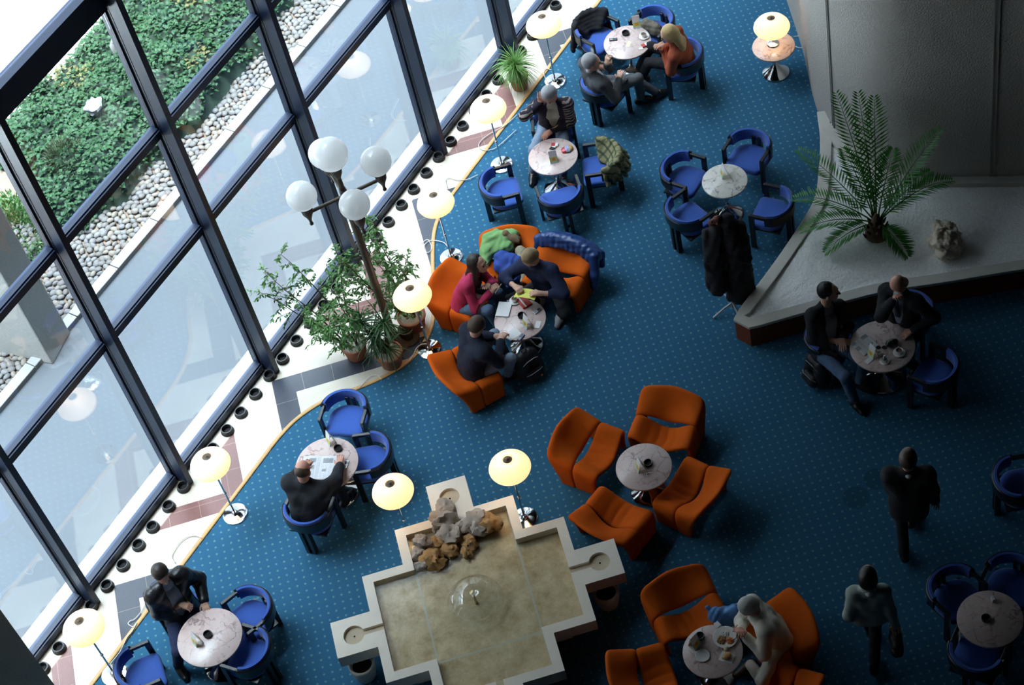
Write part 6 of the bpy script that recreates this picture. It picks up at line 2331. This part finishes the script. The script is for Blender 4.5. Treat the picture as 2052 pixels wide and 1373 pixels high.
# cords of the floor lamps
CORD = M('white_cable', (0.68, 0.66, 0.62), rough=0.5)
CL = {'a': 'white cable curling over the marble toward the leather jacketed man', 'b': 'white cable looping over the black zigzag to the bottom left lamp', 'c': 'white cable looping on the red zigzag below the lamp with the potted plant',
      'd': 'white cable across the oak edging below the second lamp from the top', 'e': 'tangled white cable beside the lamp above the woman in pink', 'f': 'white cable from the lamp next to the globe post',
      'g': 'white cable curving over the edging above the empty blue chair', 'h': 'short white cable loop beside the top lamp\'s foot', 'i': 'upper of two thin cables from the table lamp to the pier', 'j': 'lower of two thin cables from the table lamp to the pier'}
for k, pts in LAY['cords'].items():
    q = smooth_poly(pts, 5)
    b = MB()
    b.tube([(x, y, 0.024 if k not in 'ij' else 0.006) for x, y in q], 0.005, 6)
    tag(b.build('power_cord', CORD, smooth='all'), CL[k], 'cable', 'white lamp cables')

# ================================================================ plants
def leafset(items, mat, name, parent, loc=None, fold=0.25):
    """items: (origin, direction, side, length, width); each leaf two bent halves of four quads"""
    v, f = [], []
    for o, d, s, L_, w in items:
        d = Vector(d).normalized()
        s = Vector(s)
        s = (s - d * s.dot(d))
        if s.length < 1e-4:
            s = d.cross(Vector((0.3, 0.2, 1)))
        s.normalize()
        n = d.cross(s)
        o = Vector(o)
        b = len(v)
        mid = o + d * L_ * 0.45 + n * (0.04 * L_)
        tip = o + d * L_ - n * (0.06 * L_)
        v += [o, mid + s * w * 0.5 + n * fold * w * 0.3, tip, mid - s * w * 0.5 + n * fold * w * 0.3, mid]
        f += [(b, b + 1, b + 4), (b + 1, b + 2, b + 4), (b, b + 4, b + 3), (b + 4, b + 2, b + 3)]
    me = bpy.data.meshes.new(name)
    me.from_pydata([tuple(p) for p in v], [], f)
    me.materials.append(mat)
    o_ = bpy.data.objects.new(name, me)
    COL.objects.link(o_)
    if parent is not None:
        o_.parent = parent
    if loc is not None:
        o_.location = loc
    return o_
def leaf_mat(name, lo, hi, vs, trans=0.25, spec=0.5):
    m, nt, out = new_mat(name)
    co = obj_coord(nt)
    c = mix_col(nt, noise_fac(nt, co, vs, 2), lo, hi)
    p = N(nt, 'BsdfPrincipled')
    nt.links.new(c, p.inputs['Base Color'])
    p.inputs['Roughness'].default_value = 0.5
    p.inputs['Specular IOR Level'].default_value = spec
    tr = N(nt, 'BsdfTranslucent')
    nt.links.new(c, tr.inputs['Color'])
    mx = N(nt, 'MixShader')
    mx.inputs[0].default_value = trans
    nt.links.new(p.outputs[0], mx.inputs[1])
    nt.links.new(tr.outputs[0], mx.inputs[2])
    nt.links.new(mx.outputs[0], out.inputs[0])
    MATS[name] = m
    return m
FICUS = leaf_mat('ficus_leaf', (0.04, 0.13, 0.035), (0.13, 0.30, 0.07), 9)
STRAP = leaf_mat('strap_leaf', (0.02, 0.065, 0.025), (0.05, 0.14, 0.04), 8)
SPIDER = leaf_mat('spiky_leaf', (0.07, 0.20, 0.03), (0.20, 0.38, 0.10), 14)
PALM = leaf_mat('palm_leaflet', (0.022, 0.12, 0.018), (0.06, 0.27, 0.035), 5)
BARK = M('brown_bark', (0.10, 0.065, 0.04), rough=0.95, var=0.4, vs=30, bmp=0.6, bs=60)
TERRA = M('terracotta', (0.38, 0.15, 0.085), rough=0.8, var=0.15, vs=12)
POTSOIL = M('white_potting_grit', (0.50, 0.46, 0.38), rough=1, var=0.45, vs=60, bmp=0.8, bs=80)
rng = random.Random(11)

def pot(t, r, h, mat):
    MB().lathe([(r * 0.72, 0), (r * 0.76, 0.01), (r * 0.93, h * 0.80), (r * 0.95, h * 0.82), (r * 1.0, h * 0.83), (r * 1.02, h * 0.98), (r * 0.98, h), (r * 0.90, h), (r * 0.88, h * 0.86)], 36, cap=False).build('pot', mat, t, smooth=True)
    MB().lathe([(0.002, h * 0.885), (r * 0.5, h * 0.90), (r * 0.89, h * 0.88), (r * 0.88, h * 0.80)], 30, cap=False).build('soil', POTSOIL, t, smooth='all')
    MB().lathe([(r * 0.70, 0), (r * 0.70, 0.004)], 24).build('pot_base', mat, t)
def ficus(k, label, r, h, stems, height, spread, nleaf, seed, lean=(0, 0)):
    rd = random.Random(seed)
    p, _ = at_x(k)
    t = thing('potted_tree', label, 'potted plant', (p[0], p[1], 0.006), 0, 'potted trees around the globe lamp post')
    pot(t, r, h, TERRA)
    tr = MB()
    items = []
    for i in range(stems):
        a = 2 * PI * i / stems + rd.uniform(-.4, .4)
        base = Vector((0.05 * math.cos(a), 0.05 * math.sin(a), h * 0.86))
        pts = [base]
        d = Vector((math.cos(a) * spread + lean[0], math.sin(a) * spread + lean[1], 1.0)).normalized()
        H_ = height * rd.uniform(0.75, 1.05)
        n = 9
        for j in range(n):
            d = (d + Vector((rd.uniform(-.10, .10), rd.uniform(-.10, .10), rd.uniform(-0.05, 0.03)))).normalized()
            pts.append(pts[-1] + d * H_ / n)
        tr.tube([tuple(q) for q in pts], [0.011 * (1 - 0.75 * q / n) for q in range(n + 1)], 6)
        for j in range(2, n + 1):
            for b_ in range(3):
                q = rd.uniform(0, 2 * PI)
                bd = Vector((math.cos(q), math.sin(q), rd.uniform(0.0, 0.8))).normalized()
                L_ = rd.uniform(0.10, 0.26) * (1.1 - 0.4 * j / n)
                p0 = pts[j]
                tw = [p0]
                for s_ in range(5):
                    bd = (bd + Vector((rd.uniform(-.2, .2), rd.uniform(-.2, .2), -0.16))).normalized()
                    tw.append(tw[-1] + bd * L_ / 5)
                tr.tube([tuple(q_) for q_ in tw], [0.0035, 0.003, 0.0025, 0.002, 0.0015, 0.001], 5)
                for s_ in range(1, 6):
                    for w in range(nleaf):
                        ld = (bd + Vector((rd.uniform(-1, 1), rd.uniform(-1, 1), rd.uniform(-1.1, 0.4)))).normalized()
                        items.append((tw[s_] + Vector((rd.uniform(-.01, .01),) * 3), ld, Vector((rd.uniform(-1, 1), rd.uniform(-1, 1), rd.uniform(-.3, .3))), rd.uniform(0.045, 0.075), rd.uniform(0.017, 0.026)))
    tr.build('trunk', BARK, t, smooth='all')
    leafset(items, FICUS, 'foliage', t)
    return t
ficus('pot2', 'potted weeping fig tree left of the globe post, in a terracotta pot', 0.150, 0.22, 7, 1.45, 0.42, 3, 3, (-0.16, 0.22))
ficus('pot1', 'potted weeping fig tree behind the lamp, in a wide terracotta pot with grit', 0.165, 0.22, 6, 1.20, 0.26, 3, 8, (0.06, 0.34))
p, _ = at_x('pot4')
t = thing('plant_pot', 'empty dark clay pot on a saucer next to the globe lamp post', 'pot', (9.80, 10.70, 0.006), 0)
DARKPOT = M('dark_clay', (0.07, 0.06, 0.045), rough=0.7)
MB().lathe([(0.13, 0), (0.135, 0.012), (0.12, 0.014), (0.02, 0.012)], 32).build('saucer', DARKPOT, t, smooth='all')
MB().lathe([(0.062, 0.014), (0.085, 0.15), (0.090, 0.17), (0.078, 0.17), (0.060, 0.03)], 28).build('pot', DARKPOT, t, smooth='all')
# strap leaved plant in the front pot
p, _ = at_x('pot3')
t = thing('potted_dracaena', 'strap leaved potted plant in the terracotta pot nearest the carpet edge', 'potted plant', (p[0], p[1], 0.006), 0, 'potted trees around the globe lamp post')
pot(t, 0.158, 0.21, TERRA)
def ribbons(n, base_z, L0, L1, w, up0, up1, rd, stalks=((0, 0, 0),), droop=0.9):
    v, f = [], []
    for st in stalks:
        for i in range(n):
            a = rd.uniform(0, 2 * PI)
            el = rd.uniform(up0, up1)
            L_ = rd.uniform(L0, L1)
            d = Vector((math.cos(a) * math.cos(el), math.sin(a) * math.cos(el), math.sin(el)))
            side = Vector((-math.sin(a), math.cos(a), 0))
            q = Vector(st) + Vector((0, 0, base_z))
            m = 8
            b = len(v)
            for j in range(m + 1):
                k = j / m
                ww = w * (1 - k) ** 0.6 * (0.6 + 0.4 * min(1, k * 5))
                nrm = d.cross(side)
                v += [q + side * ww * 0.5 + nrm * ww * 0.15, q, q - side * ww * 0.5 + nrm * ww * 0.15]
                d = (d + Vector((0, 0, -droop / m))).normalized()
                q = q + d * L_ / m
            for j in range(m):
                c = b + 3 * j
                f += [(c, c + 1, c + 4, c + 3), (c + 1, c + 2, c + 5, c + 4)]
    return v, f
def ribbon_obj(name, vf, mat, parent):
    me = bpy.data.meshes.new(name)
    me.from_pydata([tuple(q) for q in vf[0]], [], vf[1])
    me.materials.append(mat)
    for q in me.polygons:
        q.use_smooth = True
    o = bpy.data.objects.new(name, me)
    COL.objects.link(o)
    o.parent = parent
    return o
st = [(0.0, 0.0, 0.10), (-0.06, 0.09, 0.34), (0.05, -0.03, 0.50), (-0.10, 0.16, 0.58), (0.02, 0.10, 0.22)]
sm = MB()
for x, y, z in st:
    sm.tube([(x * 0.3, y * 0.3, 0.17), (x, y, z + 0.17)], 0.010, 6)
sm.build('stem', BARK, t)
ribbon_obj('leaves', ribbons(38, 0.17, 0.22, 0.42, 0.020, 0.2, 1.4, rng, st, 1.5), STRAP, t)
# spiky plant by the top lamp
p, _ = at_x('spider')
t = thing('potted_spider_plant', 'spiky arching green plant in a terracotta pot below the top lamp', 'potted plant', (p[0], p[1], 0.006), 0)
pot(t, 0.125, 0.20, TERRA)
st = [(0, 0, 0.20), (0.03, 0.02, 0.12), (-0.04, -0.01, 0.16)]
sm = MB()
for x, y, z in st:
    sm.tube([(x * 0.4, y * 0.4, 0.16), (x, y, z + 0.18)], 0.012, 6)
sm.build('stem', BARK, t)
ribbon_obj('leaves', ribbons(75, 0.18, 0.24, 0.40, 0.014, 0.1, 1.45, rng, st, 1.9), SPIDER, t)

# palm on the gravel
bx, by, bz = LAY['palm_base']
t = thing('palm_tree', 'green feather palm growing out of the white gravel', 'palm', (bx, by, bz), 0)
tb = MB()
tb.lathe([(0.11, -0.05), (0.13, 0.01), (0.115, 0.07), (0.080, 0.13), (0.060, 0.20), (0.04, 0.28), (0.015, 0.34)], 20)
for k in range(26):
    a = k * 2.4
    z = 0.01 + k * 0.009
    r = 0.125 - k * 0.0028
    tb.tube([(r * math.cos(a), r * math.sin(a), z), ((r + 0.035) * math.cos(a), (r + 0.035) * math.sin(a), z + 0.07)], [0.020, 0.006], 5)
tb.build('trunk', BARK, t, smooth='all')
for k, tip in enumerate(LAY['palm']):
    tip = Vector(tip) - Vector((bx, by, bz))
    st = Vector((0, 0, 0.20)) + Vector((tip.x, tip.y, 0)).normalized() * 0.03
    up = max(0.12, 0.28 * (tip - st).length)
    c = st * 0.45 + tip * 0.55 + Vector((0, 0, up * (1.1 if tip.z < 0.4 else 0.55)))
    def bez(q):
        return st * (1 - q) ** 2 + c * (2 * q * (1 - q)) + tip * q * q
    n = 30
    rb = MB()
    rb.tube([tuple(bez(q / 12)) for q in range(13)], [0.010 * (1 - 0.85 * q / 12) for q in range(13)], 6)
    fr = rb.build('frond', PALM, t, smooth='all')
    items = []
    for j in range(4, n + 1):
        q = j / n
        P_ = bez(q)
        d = (bez(min(1, q + 0.02)) - bez(q - 0.02)).normalized()
        s = d.cross(Vector((0, 0, 1)))
        if s.length < 0.1:
            s = Vector((1, 0, 0))
        s.normalize()
        u = s.cross(d)
        L_ = 0.205 * math.sin(PI * min(1, 0.14 + 0.80 * q)) ** 0.7 * (0.9 + 0.2 * rng.random())
        for sd in (-1, 1):
            ld = (d * 0.75 + s * sd * 0.9 + u * 0.28 + Vector((0, 0, -0.12)) + Vector((rng.uniform(-.08, .08), rng.uniform(-.08, .08), rng.uniform(-.08, .08)))).normalized()
            items.append((P_, ld, d, L_, 0.021))
    leafset(items, PALM, 'leaflets', fr)

# ---------------------------------------------------------------- outside: ivy, shrubs, pebbles
IVY = leaf_mat('ivy_leaf', (0.005, 0.022, 0.009), (0.030, 0.072, 0.026), 2.2, 0.15, 0.15)
DRYIVY = leaf_mat('dry_ivy_leaf', (0.05, 0.045, 0.015), (0.09, 0.09, 0.03), 4, 0.1, 0.15)
def ivy_h(x, y):
    e0 = 15.12 + 0.20 * noise.noise((x * 0.9, 3.1, 0)) + 0.10 * noise.noise((x * 3, 9, 0)) + max(0, 10.6 - x) * 0.15
    e1 = 17.35 + 0.15 * noise.noise((x * 0.8, 7.7, 0))
    lx = 9.35 + 0.3 * noise.noise((y * 1.1, 5, 0)) + 0.25 * (y - 15.2)
    m = min((y - e0) / 0.35, (e1 - y) / 0.25, (x - lx) / 0.35)
    if m < 0:
        return None
    return 0.08 + 0.34 * min(1, m) ** 0.5 + 0.20 * noise.noise((x * 1.7, y * 1.7, 0)) + 0.09 * noise.noise((x * 5, y * 5, 2))
mound = MB()
v, f, ids = [], [], {}
NX, NY = 80, 30
for i in range(NX + 1):
    for j in range(NY + 1):
        x, y = 8.9 + i * 8.6 / NX, 14.9 + j * 2.8 / NY
        h = ivy_h(x, y)
        ids[i, j] = len(v)
        v.append((x, y, -0.08 if h is None else h - 0.07))
for i in range(NX):
    for j in range(NY):
        f.append((ids[i, j], ids[i + 1, j], ids[i + 1, j + 1], ids[i, j + 1]))
mound.add(v, f)
iv = thing('ivy_bed', 'dense mound of dark green ivy beyond the pebble strip outside', 'ivy', (0, 0, 0))
iv['kind'] = 'stuff'
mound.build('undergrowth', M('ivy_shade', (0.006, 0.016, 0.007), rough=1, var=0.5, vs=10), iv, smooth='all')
items, dry = [], []
k = 0
while k < 14000:
    x, y = rng.uniform(8.9, 17.2), rng.uniform(14.95, 17.6)
    h = ivy_h(x, y)
    if h is None:
        continue
    k += 1
    a = rng.uniform(0, 2 * PI)
    el = rng.uniform(-0.7, 0.7)
    it = ((x, y, h + rng.uniform(-0.06, 0.03)), (math.cos(a) * math.cos(el), math.sin(a) * math.cos(el), math.sin(el)), (-math.sin(a), math.cos(a), rng.uniform(-.5, .5)), rng.uniform(0.05, 0.085), rng.uniform(0.04, 0.065))
    (dry if noise.noise((x * 1.1, y * 1.1, 8)) > 0.42 and rng.random() < 0.6 else items).append(it)
leafset(items, IVY, 'leaves', iv)
leafset(dry, DRYIVY, 'dry_leaves', iv)
def shrub(k, label, r, hgt, n, mat, L_, w):
    p, _ = at_x(k)
    t = thing('shrub', label, 'shrub', (p[0], p[1], 0.0), 0)
    z0 = p[2]
    items = []
    for _i in range(n):
        d = Vector((rng.gauss(0, 1), rng.gauss(0, 1), rng.gauss(0, 1))).normalized()
        q = rng.uniform(0.55, 1.0)
        o = (d.x * r * q, d.y * r * q, max(0.02, z0 + d.z * hgt * q))
        dd = (d + Vector((rng.uniform(-.6, .6), rng.uniform(-.6, .6), rng.uniform(-.2, .9)))).normalized()
        items.append((o, dd, Vector((rng.uniform(-1, 1), rng.uniform(-1, 1), 0.1)), L_ * rng.uniform(.7, 1.3), w))
    MB().tube([(0, 0, 0), (0.01, 0, z0)], 0.02, 8).build('stem', BARK, t)
    leafset(items, mat, 'foliage', t)
shrub('shrub1', 'round brownish green conifer bush growing in the ivy outside', 0.27, 0.26, 2200, leaf_mat('conifer_needle', (0.014, 0.020, 0.006), (0.040, 0.045, 0.014), 9), 0.075, 0.009)
shrub('shrub2', 'bright green bush behind the concrete pillar outside', 0.55, 0.50, 3000, leaf_mat('bush_leaf', (0.016, 0.060, 0.010), (0.055, 0.125, 0.025), 6), 0.07, 0.03)
p, _ = at_x('wrock')
tag(MB().blob((0, 0, 0), (0.14, 0.10, 0.10), 7, 0.5, 24, 14).build('white_rock', M('white_stone', (0.16, 0.16, 0.17), rough=0.9), None, (p[0], p[1], 0.47), 0.4, smooth=True), 'white rock half buried in the ivy outside', 'rock')
p, _ = at_x('stump')
b = MB()
b.tube([(0, 0, -0.3), (0.03, 0.02, 0.02), (0.16, -0.08, 0.14), (0.30, -0.06, 0.16)], [0.05, 0.045, 0.03, 0.01], 8)
b.tube([(0.05, 0.0, 0.05), (0.0, -0.14, 0.12), (0.02, -0.26, 0.10)], [0.035, 0.025, 0.008], 8)
tag(b.build('tree_stump', M('grey_deadwood', (0.13, 0.12, 0.115), rough=0.95, var=0.4), None, (p[0], p[1], 0.48), 0.8, smooth='all'), 'grey dead tree stump with forked branches at the far edge of the ivy', 'stump')

PEB = []
for i, c in enumerate(((0.092, 0.086, 0.078), (0.068, 0.062, 0.056), (0.108, 0.092, 0.074), (0.084, 0.080, 0.078))):
    PEB.append(M('river_pebble_%d' % i, c, rough=0.75, var=0.18, vs=25))
protos = []
for i in range(12):
    b = MB()
    b.blob((0, 0, 0), (1, rng.uniform(0.65, 0.85), rng.uniform(0.50, 0.62)), 30 + i, 0.18, 12, 8, 1.1)
    o = b.build('pebble', PEB[i % 4], None, smooth='all')
    protos.append(o)
spots = []
y = 14.70
row = 0
while y < 17.3:
    x = 5.3 + (row % 2) * 0.045
    while x < 16.5:
        px, py = x + rng.uniform(-.018, .018), y + rng.uniform(-.014, .014)
        h = ivy_h(px, py)
        inside = 7.66 < px < 8.24 and 14.3 < py < 15.90
        vis = py < 15.75 + max(0, (9.4 - px)) * 0.5 or px < 9.3
        if (h is None or h < 0.2) and not inside and vis and py < 17.2:
            spots.append((px, py))
        x += 0.092
    y += 0.072
    row += 1
spots.sort(key=lambda s: s[0] ** 2 + s[1] ** 2)
def in_view(s):
    c = [RX[0][k] * s[0] + RX[1][k] * s[1] - RX[2][k] * CAM_H for k in range(3)]
    u, w = 1026 + 4019.7 * c[0] / c[2], 686.5 + 4019.7 * c[1] / c[2]
    return 8 < u < 2040 and 10 < w < 1360
near = [s for s in spots if in_view(s)][:300]
ns = set(near)
rest = [s for s in spots if s not in ns]
PL = 'rounded grey river pebble in the strip beyond the curb outside'
for i, (x, y) in enumerate(near):
    pr_ = protos[i % 12]
    o = pr_ if i < 12 else pr_.copy()
    if i >= 12:
        COL.objects.link(o)
    s = rng.uniform(0.044, 0.058)
    o.scale = (s, s, s)
    o.location = (x, y, 0.012 + rng.uniform(0, 0.008))
    o.rotation_euler = (rng.uniform(-.2, .2), rng.uniform(-.2, .2), rng.uniform(0, 6.28))
    tag(o, PL, 'pebble', 'river pebbles along the curb')
rb = MB()
pv = [[Vector(q.co) for q in p_.data.vertices] for p_ in protos]
pf = [[tuple(q.vertices) for q in p_.data.polygons] for p_ in protos]
for i, (x, y) in enumerate(rest):
    k = rng.randrange(12)
    s = rng.uniform(0.044, 0.058)
    m_ = Matrix.Translation((x, y, 0.012 + rng.uniform(0, 0.008))) @ Euler((rng.uniform(-.2, .2), rng.uniform(-.2, .2), rng.uniform(0, 6.28))).to_matrix().to_4x4() @ Matrix.Scale(s, 4)
    rb.cur = k % 4
    rb.add(pv[k], pf[k], m_)
me = bpy.data.meshes.new('pebble_bed')
me.from_pydata(rb.v, [], rb.f)
for m_ in PEB:
    me.materials.append(m_)
me.polygons.foreach_set('material_index', np.array(rb.mi, np.int32))
me.polygons.foreach_set('use_smooth', np.ones(len(me.polygons), bool))
o = bpy.data.objects.new('pebble_bed', me)
COL.objects.link(o)
tag(o, 'remaining grey river pebbles filling the bed outside around the ivy', 'pebbles', None, 'stuff')
